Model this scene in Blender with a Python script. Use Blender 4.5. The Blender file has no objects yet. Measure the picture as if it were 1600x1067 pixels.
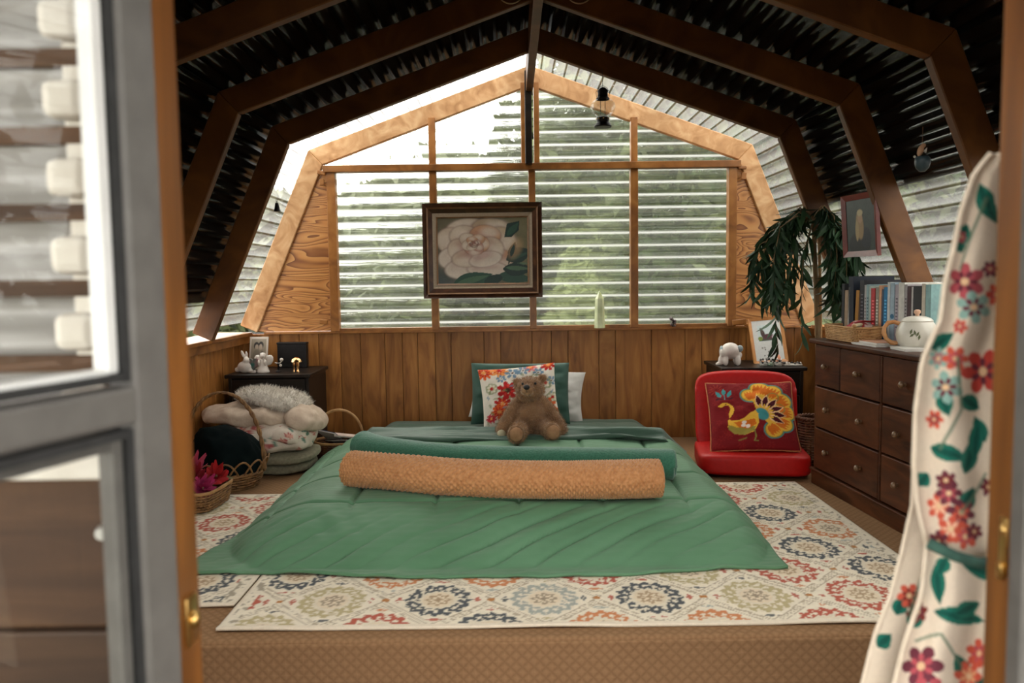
import bpy, bmesh, math, random
import numpy as np
from mathutils import Vector, Matrix, Euler, noise as mnoise

random.seed(7); np.random.seed(7)
PI = math.pi
scene = bpy.context.scene
COL = scene.collection

# ------------------------------------------------------------------ camera, sky, exposure
FPX = 1244.0                                   # focal length in pixels of the 1600x1067 frame
PITCH = math.atan(93.5 / FPX); ROLL = math.radians(0.75); CAMZ = 1.02
_fw = Vector((0, math.cos(PITCH), -math.sin(PITCH)))
_up0 = Vector((0, math.sin(PITCH), math.cos(PITCH))); _r0 = Vector((1, 0, 0))
_R = _r0 * math.cos(ROLL) - _up0 * math.sin(ROLL); _U = _r0 * math.sin(ROLL) + _up0 * math.cos(ROLL)
cam_d = bpy.data.cameras.new('camera'); cam = bpy.data.objects.new('camera', cam_d); COL.objects.link(cam)
m3 = Matrix((_R, _U, -_fw)).transposed()
cam.matrix_world = Matrix.Translation((0, 0, CAMZ)) @ m3.to_4x4()
cam_d.sensor_width = 36.0; cam_d.lens = FPX * 36.0 / 1600.0; cam_d.clip_start = 0.02; cam_d.clip_end = 200
cam_d.dof.use_dof = True; cam_d.dof.focus_distance = 3.7; cam_d.dof.aperture_fstop = 3.2
scene.camera = cam

SKY = 7.0
world = bpy.data.worlds.new('overcast_sky'); scene.world = world; world.use_nodes = True
_nt = world.node_tree; _bg = _nt.nodes['Background']
_tc = _nt.nodes.new('ShaderNodeTexCoord'); _nz = _nt.nodes.new('ShaderNodeTexNoise'); _rp = _nt.nodes.new('ShaderNodeValToRGB')
_nz.inputs['Scale'].default_value = 2.0; _nz.inputs['Detail'].default_value = 4
_rp.color_ramp.elements[0].color = (0.92, 0.91, 0.88, 1); _rp.color_ramp.elements[1].color = (1.0, 0.975, 0.93, 1)
_nt.links.new(_tc.outputs['Generated'], _nz.inputs['Vector']); _nt.links.new(_nz.outputs['Fac'], _rp.inputs['Fac'])
_nt.links.new(_rp.outputs['Color'], _bg.inputs['Color']); _bg.inputs['Strength'].default_value = SKY

vs = scene.view_settings; vs.view_transform = 'Standard'; vs.look = 'None'; vs.exposure = 0.28; vs.gamma = 1.0
vs.use_curve_mapping = False
cy = scene.cycles
cy.use_denoising = True; cy.max_bounces = 10; cy.diffuse_bounces = 2; cy.transparent_max_bounces = 24; cy.sample_clamp_indirect = 6.0

# ------------------------------------------------------------------ layout helpers
def ray(px, py):
    return _fw + _R * ((px - 800) / FPX) - _U * ((py - 533.5) / FPX)
def PY(px, py, Y):
    d = ray(px, py); t = Y / d.y; return Vector((d.x * t, Y, CAMZ + d.z * t))
def PZ(px, py, Z=0.0):
    d = ray(px, py); t = (Z - CAMZ) / d.z; return Vector((d.x * t, d.y * t, Z))
def lerp(a, b, t): return a + (b - a) * t
def sstep(a, b, x):
    t = np.clip((x - a) / (b - a), 0, 1); return t * t * (3 - 2 * t)

# ------------------------------------------------------------------ numpy noise
_perm = np.random.RandomState(3).rand(256, 256)
def vnoise(x, y):
    xi = np.floor(x).astype(int); yi = np.floor(y).astype(int); xf = x - xi; yf = y - yi
    u = xf * xf * (3 - 2 * xf); v = yf * yf * (3 - 2 * yf)
    g = lambda a, b: _perm[a & 255, b & 255]
    return (g(xi, yi) * (1 - u) + g(xi + 1, yi) * u) * (1 - v) + (g(xi, yi + 1) * (1 - u) + g(xi + 1, yi + 1) * u) * v
def fbm(x, y, o=4):
    s = 0; a = .5
    for _ in range(o): s = s + a * (vnoise(x, y) - .5); x = x * 2.03 + 17; y = y * 2.03 + 31; a *= .5
    return s

# ------------------------------------------------------------------ materials
def srgb(r, g, b):
    f = lambda c: (c / 255 / 12.92) if c / 255 <= .04045 else ((c / 255 + .055) / 1.055) ** 2.4
    return (f(r), f(g), f(b))
def _new(name):
    m = bpy.data.materials.new(name); m.use_nodes = True; nt = m.node_tree
    return m, nt, nt.nodes['Principled BSDF'], nt.nodes, nt.links
def noisy(name, c1, c2, scale=8, stretch=(1, 1, 1), rough=.7, bump=.1, detail=4, metal=0., spec=.4, lo=.3, hi=.7, sheen=0., bscale=None, bdist=.004):
    m, nt, b, n, l = _new(name)
    tc = n.new('ShaderNodeTexCoord'); mp = n.new('ShaderNodeMapping'); nz = n.new('ShaderNodeTexNoise'); rp = n.new('ShaderNodeValToRGB')
    mp.inputs['Scale'].default_value = stretch; nz.inputs['Scale'].default_value = scale; nz.inputs['Detail'].default_value = detail
    rp.color_ramp.elements[0].position = lo; rp.color_ramp.elements[1].position = hi
    rp.color_ramp.elements[0].color = (*c1, 1); rp.color_ramp.elements[1].color = (*c2, 1)
    l.new(tc.outputs['Object'], mp.inputs['Vector']); l.new(mp.outputs['Vector'], nz.inputs['Vector'])
    l.new(nz.outputs['Fac'], rp.inputs['Fac']); l.new(rp.outputs['Color'], b.inputs['Base Color'])
    b.inputs['Roughness'].default_value = rough; b.inputs['Metallic'].default_value = metal; b.inputs['Specular IOR Level'].default_value = spec
    if sheen: b.inputs['Sheen Weight'].default_value = sheen
    if bump:
        bp = n.new('ShaderNodeBump'); bp.inputs['Strength'].default_value = bump; bp.inputs['Distance'].default_value = bdist
        src = nz
        if bscale:
            src = n.new('ShaderNodeTexNoise'); src.inputs['Scale'].default_value = bscale; src.inputs['Detail'].default_value = 2
            l.new(mp.outputs['Vector'], src.inputs['Vector'])
        l.new(src.outputs['Fac'], bp.inputs['Height']); l.new(bp.outputs['Normal'], b.inputs['Normal'])
    return m
def wood(name, c1, c2, c3, stretch=(14, 14, 1), scale=2.2, rough=.45, dist=2.5, bump=.08, rand=.25, spec=.4):
    """grain runs along the axis with the small stretch value; every object gets its own tone and shift"""
    m, nt, b, n, l = _new(name)
    tc = n.new('ShaderNodeTexCoord'); mp = n.new('ShaderNodeMapping'); oi = n.new('ShaderNodeObjectInfo')
    ad = n.new('ShaderNodeVectorMath'); ad.operation = 'ADD'; ml = n.new('ShaderNodeMath'); ml.operation = 'MULTIPLY'; ml.inputs[1].default_value = 37.0
    l.new(oi.outputs['Random'], ml.inputs[0]); l.new(tc.outputs['Object'], ad.inputs[0]); l.new(ml.outputs[0], ad.inputs[1])
    l.new(ad.outputs[0], mp.inputs['Vector']); mp.inputs['Scale'].default_value = stretch
    nz = n.new('ShaderNodeTexNoise'); nz.inputs['Scale'].default_value = scale; nz.inputs['Detail'].default_value = 6; nz.inputs['Distortion'].default_value = dist
    l.new(mp.outputs['Vector'], nz.inputs['Vector'])
    rp = n.new('ShaderNodeValToRGB'); e = rp.color_ramp.elements
    e[0].position = .28; e[0].color = (*c1, 1); e[1].position = .74; e[1].color = (*c3, 1); x = e.new(.5); x.color = (*c2, 1)
    l.new(nz.outputs['Fac'], rp.inputs['Fac'])
    hs = n.new('ShaderNodeHueSaturation'); mr = n.new('ShaderNodeMapRange')
    mr.inputs['To Min'].default_value = 1 - rand; mr.inputs['To Max'].default_value = 1 + rand
    l.new(oi.outputs['Random'], mr.inputs['Value']); l.new(mr.outputs['Result'], hs.inputs['Value']); l.new(rp.outputs['Color'], hs.inputs['Color'])
    l.new(hs.outputs['Color'], b.inputs['Base Color']); b.inputs['Roughness'].default_value = rough; b.inputs['Specular IOR Level'].default_value = spec
    bp = n.new('ShaderNodeBump'); bp.inputs['Strength'].default_value = bump; bp.inputs['Distance'].default_value = .003
    l.new(nz.outputs['Fac'], bp.inputs['Height']); l.new(bp.outputs['Normal'], b.inputs['Normal'])
    return m
def printed(name, rough=.8, bscale=600, bump=.25, spec=.2, sheen=0., var=.12):
    """colour comes from the mesh's own print attribute, plus a fine weave"""
    m, nt, b, n, l = _new(name)
    at = n.new('ShaderNodeAttribute'); at.attribute_name = 'print'
    tc = n.new('ShaderNodeTexCoord'); nz = n.new('ShaderNodeTexNoise'); nz.inputs['Scale'].default_value = bscale; nz.inputs['Detail'].default_value = 2
    l.new(tc.outputs['Object'], nz.inputs['Vector'])
    mr = n.new('ShaderNodeMapRange'); mr.inputs['To Min'].default_value = 1 - var; mr.inputs['To Max'].default_value = 1 + var
    l.new(nz.outputs['Fac'], mr.inputs['Value'])
    mx = n.new('ShaderNodeVectorMath'); mx.operation = 'MULTIPLY'
    l.new(at.outputs['Color'], mx.inputs[0]); l.new(mr.outputs['Result'], mx.inputs[1]); l.new(mx.outputs[0], b.inputs['Base Color'])
    b.inputs['Roughness'].default_value = rough; b.inputs['Specular IOR Level'].default_value = spec; b.inputs['Sheen Weight'].default_value = sheen
    bp = n.new('ShaderNodeBump'); bp.inputs['Strength'].default_value = bump; bp.inputs['Distance'].default_value = .002
    l.new(nz.outputs['Fac'], bp.inputs['Height']); l.new(bp.outputs['Normal'], b.inputs['Normal'])
    return m
def sheet_mat(name, haze=.05, crest=.6, tint=(.93, .96, .92), streak=(3, 3, 90), gloss=.06, low=.55, smear=0., ccol=(.9, .9, .87), cdark=None):
    """clear ribbed plastic: see-through, streaky, crests made milky in place of sky glints"""
    m, nt, b, n, l = _new(name); n.remove(b); out = n['Material Output']
    tc = n.new('ShaderNodeTexCoord'); mp = n.new('ShaderNodeMapping'); mp.inputs['Scale'].default_value = streak
    nz = n.new('ShaderNodeTexNoise'); nz.inputs['Scale'].default_value = 1.0; nz.inputs['Detail'].default_value = 5
    l.new(tc.outputs['Object'], mp.inputs['Vector']); l.new(mp.outputs['Vector'], nz.inputs['Vector'])
    rp = n.new('ShaderNodeValToRGB'); rp.color_ramp.elements[0].position = .35; rp.color_ramp.elements[1].position = .62
    rp.color_ramp.elements[0].color = (tint[0] * low, tint[1] * low, tint[2] * low, 1); rp.color_ramp.elements[1].color = (*tint, 1)
    l.new(nz.outputs['Fac'], rp.inputs['Fac'])
    tr = n.new('ShaderNodeBsdfTransparent'); l.new(rp.outputs['Color'], tr.inputs['Color'])
    if smear:
        rf = n.new('ShaderNodeBsdfRefraction'); rf.inputs['IOR'].default_value = 1.22; rf.inputs['Roughness'].default_value = .12; l.new(rp.outputs['Color'], rf.inputs['Color'])
        bz = n.new('ShaderNodeTexNoise'); bz.inputs['Scale'].default_value = 1.0; bz.inputs['Detail'].default_value = 2; mp2 = n.new('ShaderNodeMapping'); mp2.inputs['Scale'].default_value = (4, 4, 220)
        l.new(tc.outputs['Object'], mp2.inputs['Vector']); l.new(mp2.outputs['Vector'], bz.inputs['Vector'])
        bp = n.new('ShaderNodeBump'); bp.inputs['Strength'].default_value = 1.; bp.inputs['Distance'].default_value = .004
        l.new(bz.outputs['Fac'], bp.inputs['Height']); l.new(bp.outputs['Normal'], rf.inputs['Normal'])
        ms = n.new('ShaderNodeMixShader'); ms.inputs['Fac'].default_value = smear; l.new(tr.outputs[0], ms.inputs[1]); l.new(rf.outputs[0], ms.inputs[2]); tr = ms
    tl = n.new('ShaderNodeBsdfTranslucent'); tl.inputs['Color'].default_value = (*ccol, 1)
    at = n.new('ShaderNodeAttribute'); at.attribute_name = 'crest'
    if cdark:
        rc = n.new('ShaderNodeValToRGB'); rc.color_ramp.elements[0].color = (*ccol, 1); rc.color_ramp.elements[1].color = (*cdark, 1); rc.color_ramp.elements[1].position = .5
        l.new(at.outputs['Fac'], rc.inputs['Fac']); l.new(rc.outputs['Color'], tl.inputs['Color'])
    ml = n.new('ShaderNodeMath'); ml.operation = 'MULTIPLY_ADD'; ml.inputs[1].default_value = crest; ml.inputs[2].default_value = haze
    l.new(at.outputs['Fac'], ml.inputs[0])
    mx = n.new('ShaderNodeMixShader'); l.new(ml.outputs[0], mx.inputs['Fac']); l.new(tr.outputs[0], mx.inputs[1]); l.new(tl.outputs[0], mx.inputs[2])
    gl = n.new('ShaderNodeBsdfGlossy'); gl.inputs['Roughness'].default_value = .12
    mg = n.new('ShaderNodeMixShader'); mg.inputs['Fac'].default_value = gloss; l.new(mx.outputs[0], mg.inputs[1]); l.new(gl.outputs[0], mg.inputs[2])
    l.new(mg.outputs[0], out.inputs['Surface'])
    return m
def clear_glass(name, tint=(.95, .97, .96), gloss=.05, rough=.02, smudge=.0):
    m, nt, b, n, l = _new(name); n.remove(b); out = n['Material Output']
    tr = n.new('ShaderNodeBsdfTransparent'); tr.inputs['Color'].default_value = (*tint, 1)
    gl = n.new('ShaderNodeBsdfGlossy'); gl.inputs['Roughness'].default_value = rough
    tc = n.new('ShaderNodeTexCoord'); nz = n.new('ShaderNodeTexNoise'); nz.inputs['Scale'].default_value = 6
    l.new(tc.outputs['Object'], nz.inputs['Vector'])
    ml = n.new('ShaderNodeMath'); ml.operation = 'MULTIPLY_ADD'; ml.inputs[1].default_value = smudge; l.new(nz.outputs['Fac'], ml.inputs[0]); ml.inputs[2].default_value = gloss
    mx = n.new('ShaderNodeMixShader'); l.new(ml.outputs[0], mx.inputs['Fac']); l.new(tr.outputs[0], mx.inputs[1]); l.new(gl.outputs[0], mx.inputs[2])
    l.new(mx.outputs[0], out.inputs['Surface'])
    return m
def carpet(name, c1, c2, axes=('X', 'Y'), s=.036):
    m, nt, b, n, l = _new(name)
    tc = n.new('ShaderNodeTexCoord'); sx = n.new('ShaderNodeSeparateXYZ'); l.new(tc.outputs['Object'], sx.inputs[0])
    def mth(op, a, c=None, v=None):
        k = n.new('ShaderNodeMath'); k.operation = op; l.new(a, k.inputs[0])
        if c is not None: l.new(c, k.inputs[1])
        if v is not None: k.inputs[1].default_value = v
        return k.outputs[0]
    a, c = sx.outputs[axes[0]], sx.outputs[axes[1]]
    ds = []
    for op in ('ADD', 'SUBTRACT'):
        q = mth('FRACT', mth('DIVIDE', mth(op, a, c), v=s)); ds.append(mth('ABSOLUTE', mth('SUBTRACT', q, v=.5)))
    mxx = mth('MAXIMUM', ds[0], ds[1])
    nz = n.new('ShaderNodeTexNoise'); nz.inputs['Scale'].default_value = 170; l.new(tc.outputs['Object'], nz.inputs['Vector'])
    nb = n.new('ShaderNodeTexNoise'); nb.inputs['Scale'].default_value = 3; l.new(tc.outputs['Object'], nb.inputs['Vector'])
    hh = mth('ADD', mxx, mth('MULTIPLY', nz.outputs['Fac'], v=.22))
    hh = mth('ADD', hh, mth('MULTIPLY', nb.outputs['Fac'], v=.12))
    rp = n.new('ShaderNodeValToRGB'); e = rp.color_ramp.elements
    e[0].position = .36; e[0].color = (*c2, 1); e[1].position = .80; e[1].color = (*c1, 1)
    l.new(hh, rp.inputs['Fac']); l.new(rp.outputs['Color'], b.inputs['Base Color']); b.inputs['Roughness'].default_value = .95; b.inputs['Specular IOR Level'].default_value = .1
    bp = n.new('ShaderNodeBump'); bp.invert = True; bp.inputs['Strength'].default_value = .6; bp.inputs['Distance'].default_value = .004
    l.new(hh, bp.inputs['Height']); l.new(bp.outputs['Normal'], b.inputs['Normal'])
    return m

# ------------------------------------------------------------------ mesh helpers
def NB(): return bmesh.new()
def obj(name, bm, mat, parent=None, smooth=False, sharp=None):
    me = bpy.data.meshes.new(name); bm.to_mesh(me); bm.free()
    if smooth:
        for p in me.polygons: p.use_smooth = True
        if sharp: me.set_sharp_from_angle(angle=math.radians(sharp))
    if mat: me.materials.append(mat)
    o = bpy.data.objects.new(name, me); COL.objects.link(o)
    if parent: o.parent = parent
    return o
def pyobj(name, v, f, mat, parent=None, smooth=True, colors=None, attr=None):
    me = bpy.data.meshes.new(name); me.from_pydata([tuple(x) for x in v], [], f); me.update()
    if smooth:
        me.polygons.foreach_set('use_smooth', [True] * len(me.polygons))
    if colors is not None:
        a = me.color_attributes.new('print', 'FLOAT_COLOR', 'POINT')
        c = np.ones((len(v), 4), np.float32); c[:, :3] = colors; a.data.foreach_set('color', c.ravel())
    if attr is not None:
        a = me.attributes.new(attr[0], 'FLOAT', 'POINT'); a.data.foreach_set('value', np.asarray(attr[1], np.float32))
    if mat: me.materials.append(mat)
    o = bpy.data.objects.new(name, me); COL.objects.link(o)
    if parent: o.parent = parent
    return o
def gridfaces(nu, nv, wrap=False):
    """vertex index = j*nu+i"""
    f = []
    for j in range(nv - 1):
        for i in range(nu if wrap else nu - 1):
            k = (i + 1) % nu
            f.append((j * nu + i, j * nu + k, (j + 1) * nu + k, (j + 1) * nu + i))
    return f
def tag(o, label, cat, group=None, kind=None):
    o['label'] = label; o['category'] = cat
    if group: o['group'] = group
    if kind: o['kind'] = kind
    return o
def thing(name, label, cat, loc=(0, 0, 0), rotz=0, group=None, kind=None):
    o = bpy.data.objects.new(name, None); COL.objects.link(o); o.empty_display_size = .05
    o.location = loc; o.rotation_euler = (0, 0, rotz); return tag(o, label, cat, group, kind)
def bx(bm, c, s, rot=None, bev=0., seg=2):
    r = bmesh.ops.create_cube(bm, size=1.0); vs_ = r['verts']
    bmesh.ops.scale(bm, vec=s, verts=vs_)
    if bev:
        es = list({e for v in vs_ for e in v.link_edges})
        r2 = bmesh.ops.bevel(bm, geom=es, offset=bev, segments=seg, affect='EDGES', profile=.5)
        vs_ = list({v for f in r2['faces'] for v in f.verts} | {v for v in vs_ if v.is_valid})
        vs_ = list({v for v in vs_ for f in v.link_faces for v in f.verts})
    if rot is not None: bmesh.ops.rotate(bm, cent=(0, 0, 0), matrix=Euler(rot).to_matrix(), verts=vs_)
    bmesh.ops.translate(bm, vec=c, verts=vs_)
    return vs_
def box(name, c, s, mat, parent=None, rot=None, bev=0., seg=2):
    bm = NB(); bx(bm, c, s, rot, bev, seg); return obj(name, bm, mat, parent)
def beam(bm, a, b, w, h, up=(0, 0, 1)):
    """box from a to b; w across, h along the 'up' side"""
    a = Vector(a); b = Vector(b); d = (b - a); L = d.length; d.normalize(); u = Vector(up); s = d.cross(u).normalized(); u = s.cross(d).normalized()
    vv = []
    for p in (a, b):
        for i, j in ((-1, -1), (1, -1), (1, 1), (-1, 1)): vv.append(bm.verts.new(p + s * (w / 2 * i) + u * (h / 2 * j)))
    for q in ((0, 1, 2, 3), (7, 6, 5, 4), (0, 4, 5, 1), (1, 5, 6, 2), (2, 6, 7, 3), (3, 7, 4, 0)): bm.faces.new([vv[i] for i in q])
    return vv
def prism(bm, poly, axis, a, b):
    """poly of 2D points extruded along axis ('x','y','z') from a to b"""
    def mk(p, t):
        return {'x': (t, p[0], p[1]), 'y': (p[0], t, p[1]), 'z': (p[0], p[1], t)}[axis]
    A = [bm.verts.new(mk(p, a)) for p in poly]; B = [bm.verts.new(mk(p, b)) for p in poly]; n = len(poly)
    bm.faces.new(A); bm.faces.new(B[::-1])
    for i in range(n): bm.faces.new((A[i], B[i], B[(i + 1) % n], A[(i + 1) % n]))
    bmesh.ops.recalc_face_normals(bm, faces=bm.faces)
def tube(bm, pts, r, seg=8, closed=False, cap=True):
    pts = [Vector(p) for p in pts]; n = len(pts); rr = r if hasattr(r, '__len__') else [r] * n
    rings = []; ref = None
    for i in range(n):
        if closed: t = pts[(i + 1) % n] - pts[i - 1]
        else: t = pts[min(i + 1, n - 1)] - pts[max(i - 1, 0)]
        t.normalize()
        if ref is None:
            ref = Vector((0, 0, 1)) if abs(t.z) < .9 else Vector((1, 0, 0))
        s = t.cross(ref)
        if s.length < 1e-5: s = t.orthogonal()
        s.normalize(); u = s.cross(t).normalized(); ref = u
        rings.append([bm.verts.new(pts[i] + (s * math.cos(2 * PI * k / seg) + u * math.sin(2 * PI * k / seg)) * rr[i]) for k in range(seg)])
    for i in range(n if closed else n - 1):
        A = rings[i]; B = rings[(i + 1) % n]
        for k in range(seg): bm.faces.new((A[k], A[(k + 1) % seg], B[(k + 1) % seg], B[k]))
    if cap and not closed:
        bm.faces.new(rings[0][::-1]); bm.faces.new(rings[-1])
def lathe(bm, prof, seg=20, c=(0, 0, 0), sx=1., sy=1.):
    rings = []
    for r, z in prof:
        if r < 1e-5: rings.append([bm.verts.new((c[0], c[1], c[2] + z))])
        else: rings.append([bm.verts.new((c[0] + r * sx * math.cos(2 * PI * k / seg), c[1] + r * sy * math.sin(2 * PI * k / seg), c[2] + z)) for k in range(seg)])
    for A, B in zip(rings[:-1], rings[1:]):
        for k in range(seg):
            k2 = (k + 1) % seg
            if len(A) == 1 and len(B) == 1: continue
            if len(A) == 1: bm.faces.new((A[0], B[k2], B[k]))
            elif len(B) == 1: bm.faces.new((A[k], A[k2], B[0]))
            else: bm.faces.new((A[k], A[k2], B[k2], B[k]))
def ball(bm, c, r, sub=2, rot=None):
    s = r if hasattr(r, '__len__') else (r, r, r)
    k = bmesh.ops.create_icosphere(bm, subdivisions=sub, radius=1.0)['verts']
    bmesh.ops.scale(bm, vec=s, verts=k)
    if rot is not None: bmesh.ops.rotate(bm, cent=(0, 0, 0), matrix=Euler(rot).to_matrix(), verts=k)
    bmesh.ops.translate(bm, vec=c, verts=k); return k
def pipe(name, pts, r, mat, parent=None, seg=8, closed=False):
    bm = NB(); tube(bm, pts, r, seg, closed); return obj(name, bm, mat, parent, True, 60)
def turned(name, prof, mat, parent=None, c=(0, 0, 0), seg=20, sx=1., sy=1., sharp=50):
    bm = NB(); lathe(bm, prof, seg, c, sx, sy); return obj(name, bm, mat, parent, True, sharp)
def soft_slab(w, d, h, n=(14, 12, 6), amp=.01, fr=6., pw=5., seed=0., sag=0.):
    """a soft rounded block with base at z=0"""
    nx, ny, nz_ = n; bm = NB(); bmesh.ops.create_cube(bm, size=2.0)
    bmesh.ops.subdivide_edges(bm, edges=bm.edges[:], cuts=max(n), use_grid_fill=True)
    for v in bm.verts:
        p = v.co.copy(); q = (abs(p.x) ** pw + abs(p.y) ** pw + abs(p.z) ** pw) ** (1 / pw)
        m_ = max(abs(p.x), abs(p.y), abs(p.z)); p = p * (m_ / q)
        k = Vector((p.x * w / 2, p.y * d / 2, p.z * h / 2))
        nn = mnoise.noise_vector(k * fr + Vector((seed, seed * 2, 0))); k += nn * amp + mnoise.noise_vector(k * fr * 3.3 + Vector((3, seed, 1))) * amp * .28
        k.z -= sag * (abs(p.x) ** 3 + abs(p.y) ** 3) * .5
        v.co = k + Vector((0, 0, h / 2))
    return bm
def strands(src, n, L, w, seed=0, droop=.3, jitter=.5, accept=None):
    """short fur strands standing on a mesh object's surface -> vertices, faces"""
    rs = np.random.RandomState(seed); me = src.data; me.calc_loop_triangles()
    tri = np.array([t.vertices[:] for t in me.loop_triangles]); co = np.array([v.co[:] for v in me.vertices]); nr = np.array([v.normal[:] for v in me.vertices])
    a, b, c = co[tri[:, 0]], co[tri[:, 1]], co[tri[:, 2]]; ar = np.linalg.norm(np.cross(b - a, c - a), axis=1); ar /= ar.sum()
    k = rs.choice(len(tri), n, p=ar); u = rs.rand(n, 1); v = rs.rand(n, 1); fl = (u + v) > 1; u = np.where(fl, 1 - u, u); v = np.where(fl, 1 - v, v)
    p = a[k] + (b[k] - a[k]) * u + (c[k] - a[k]) * v; nn = nr[tri[k, 0]]
    dr = nn + rs.normal(0, jitter, (n, 3)); dr[:, 2] -= droop; dr /= np.linalg.norm(dr, axis=1, keepdims=True)
    sd = np.cross(dr, rs.normal(0, 1, (n, 3))); sd /= np.linalg.norm(sd, axis=1, keepdims=True) + 1e-9
    ln = L * (.6 + .7 * rs.rand(n, 1))
    V = np.concatenate([p - sd * w - nn * .002, p + sd * w - nn * .002, p + dr * ln], 1).reshape(-1, 3)
    F = [(3 * i, 3 * i + 1, 3 * i + 2) for i in range(n)]
    return V, F
class Canvas:
    """flat print painted onto mesh vertices; x,y are print coordinates"""
    def __init__(s, x, y, base):
        s.x = np.asarray(x, float); s.y = np.asarray(y, float); s.c = np.tile(np.array(base, float), (len(s.x), 1))
    def put(s, m, col, a=1.0):
        w = np.clip(np.asarray(m, float), 0, 1) * a; s.c = s.c * (1 - w[:, None]) + np.array(col)[None, :] * w[:, None]
    def loc(s, cx, cy, ang=0):
        dx = s.x - cx; dy = s.y - cy; c, n = math.cos(ang), math.sin(ang); return dx * c + dy * n, -dx * n + dy * c
    def ell(s, cx, cy, rx, ry, col, ang=0, a=1., soft=.12):
        u, v = s.loc(cx, cy, ang); d = np.sqrt((u / rx) ** 2 + (v / ry) ** 2); s.put(1 - sstep(1 - soft, 1 + soft, d), col, a)
    def ring(s, cx, cy, r, w, col, a=1., sy=1., wob=0., nw=8, ph=0., ang=0):
        u, v = s.loc(cx, cy, ang); v = v / sy; d = np.sqrt(u * u + v * v); th = np.arctan2(v, u)
        s.put(1 - sstep(w * .4, w * .6, np.abs(d - r * (1 + wob * np.cos(nw * th + ph)))), col, a)
    def leaf(s, x0, y0, x1, y1, w, col, a=1.):
        L = math.hypot(x1 - x0, y1 - y0); u, v = s.loc(x0, y0, math.atan2(y1 - y0, x1 - x0)); t = np.clip(u / L, 0, 1)
        hw = w * np.sin(PI * t ** .8) ; s.put((u > 0) & (u < L) & (np.abs(v) < hw), col, a)
    def petals(s, cx, cy, r0, r1, n, w, col, ph=0., a=1., sy=1.):
        u, v = s.loc(cx, cy); v = v / sy; d = np.sqrt(u * u + v * v); th = np.arctan2(v, u) + ph
        q = np.abs(((th * n / (2 * PI)) % 1) - .5) * 2
        t = np.clip((d - r0) / (r1 - r0), 0, 1); s.put((d > r0) & (d < r1) & (q < w * np.sin(PI * np.clip(t * .85 + .15, 0, 1)) ** .6), col, a)
    def poly(s, pts, col, a=1.):
        ins = np.zeros(len(s.x), bool); n = len(pts)
        for i in range(n):
            x0, y0 = pts[i]; x1, y1 = pts[i - 1]
            if y0 == y1: continue
            k = ((y0 > s.y) != (y1 > s.y)) & (s.x < (x1 - x0) * (s.y - y0) / (y1 - y0) + x0); ins ^= k
        s.put(ins, col, a)
    def line(s, pts, w, col, a=1.):
        best = np.full(len(s.x), 1e9)
        for (x0, y0), (x1, y1) in zip(pts[:-1], pts[1:]):
            dx, dy = x1 - x0, y1 - y0; t = np.clip(((s.x - x0) * dx + (s.y - y0) * dy) / (dx * dx + dy * dy + 1e-12), 0, 1)
            best = np.minimum(best, np.hypot(s.x - x0 - dx * t, s.y - y0 - dy * t))
        s.put(1 - sstep(w * .35, w * .65, best), col, a)
    def grain(s, f, amt):
        s.c *= (1 + amt * 2 * fbm(s.x * f, s.y * f, 3))[:, None]

# ------------------------------------------------------------------ material library
RIB = wood('rafter_pine', (.060, .020, .0030), (.110, .038, .0055), (.175, .065, .010), (3, 3, 3), 1.6, .5, 1.2, rand=.12)
FRAME = wood('window_frame_pine', (.16, .056, .010), (.28, .105, .021), (.40, .168, .040), (4, 4, 4), 1.6, .4, 1.2, rand=.12)
LITPINE = wood('daylit_rafter_pine', (.36, .17, .06), (.52, .28, .12), (.66, .42, .22), (5, 5, 5), 2.0, .55, 1.2, rand=.08)  # lighter copy of the rafter pine; daylight on the back arch painted in
PANEL = wood('wall_panelling', (.17, .060, .012), (.30, .117, .026), (.42, .18, .046), (5, 5, .9), 2.6, .45, 1.6, rand=.2, spec=.3)
PLY = None
def _ply():
    m, nt, b, n, l = _new('plywood')
    tc = n.new('ShaderNodeTexCoord'); mp = n.new('ShaderNodeMapping'); mp.inputs['Scale'].default_value = (.8, 1, 3.0); mp.inputs['Rotation'].default_value = (0, .5, 0)
    nz = n.new('ShaderNodeTexNoise'); nz.inputs['Scale'].default_value = 1.9; nz.inputs['Detail'].default_value = 1.5; nz.inputs['Distortion'].default_value = .9
    l.new(tc.outputs['Object'], mp.inputs['Vector']); l.new(mp.outputs['Vector'], nz.inputs['Vector'])
    mu = n.new('ShaderNodeMath'); mu.operation = 'MULTIPLY'; mu.inputs[1].default_value = 22; l.new(nz.outputs['Fac'], mu.inputs[0])
    fr = n.new('ShaderNodeMath'); fr.operation = 'FRACT'; l.new(mu.outputs[0], fr.inputs[0])
    rp = n.new('ShaderNodeValToRGB'); e = rp.color_ramp.elements
    e[0].position = .0; e[0].color = (.56, .27, .08, 1); e[1].position = 1.; e[1].color = (.15, .042, .008, 1)
    k = e.new(.50); k.color = (.48, .20, .052, 1)
    l.new(fr.outputs[0], rp.inputs['Fac']); l.new(rp.outputs['Color'], b.inputs['Base Color']); b.inputs['Roughness'].default_value = .4
    return m
PLY = _ply()
SHEET_WIN = sheet_mat('window_ribbed_plastic', .03, .62, (.86, .89, .82), (3, 3, 110), .04, .6, .65)
SHEET_ROOF = sheet_mat('roof_ribbed_plastic', .30, .66, (.66, .67, .66), (4, 4, 4), .08, .6, 0., (.30, .295, .28), (.022, .018, .012))
DARKCOVER = noisy('black_roof_felt', (.003, .004, .004), (.008, .009, .009), 20, rough=.9, bump=.2, spec=.1)
CARPET_F = carpet('brown_carpet_floor', (.20, .108, .052), (.28, .158, .080), ('X', 'Y'), .034)
CARPET_R = carpet('brown_carpet_riser', (.20, .108, .052), (.28, .158, .080), ('X', 'Z'), .034)
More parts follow.
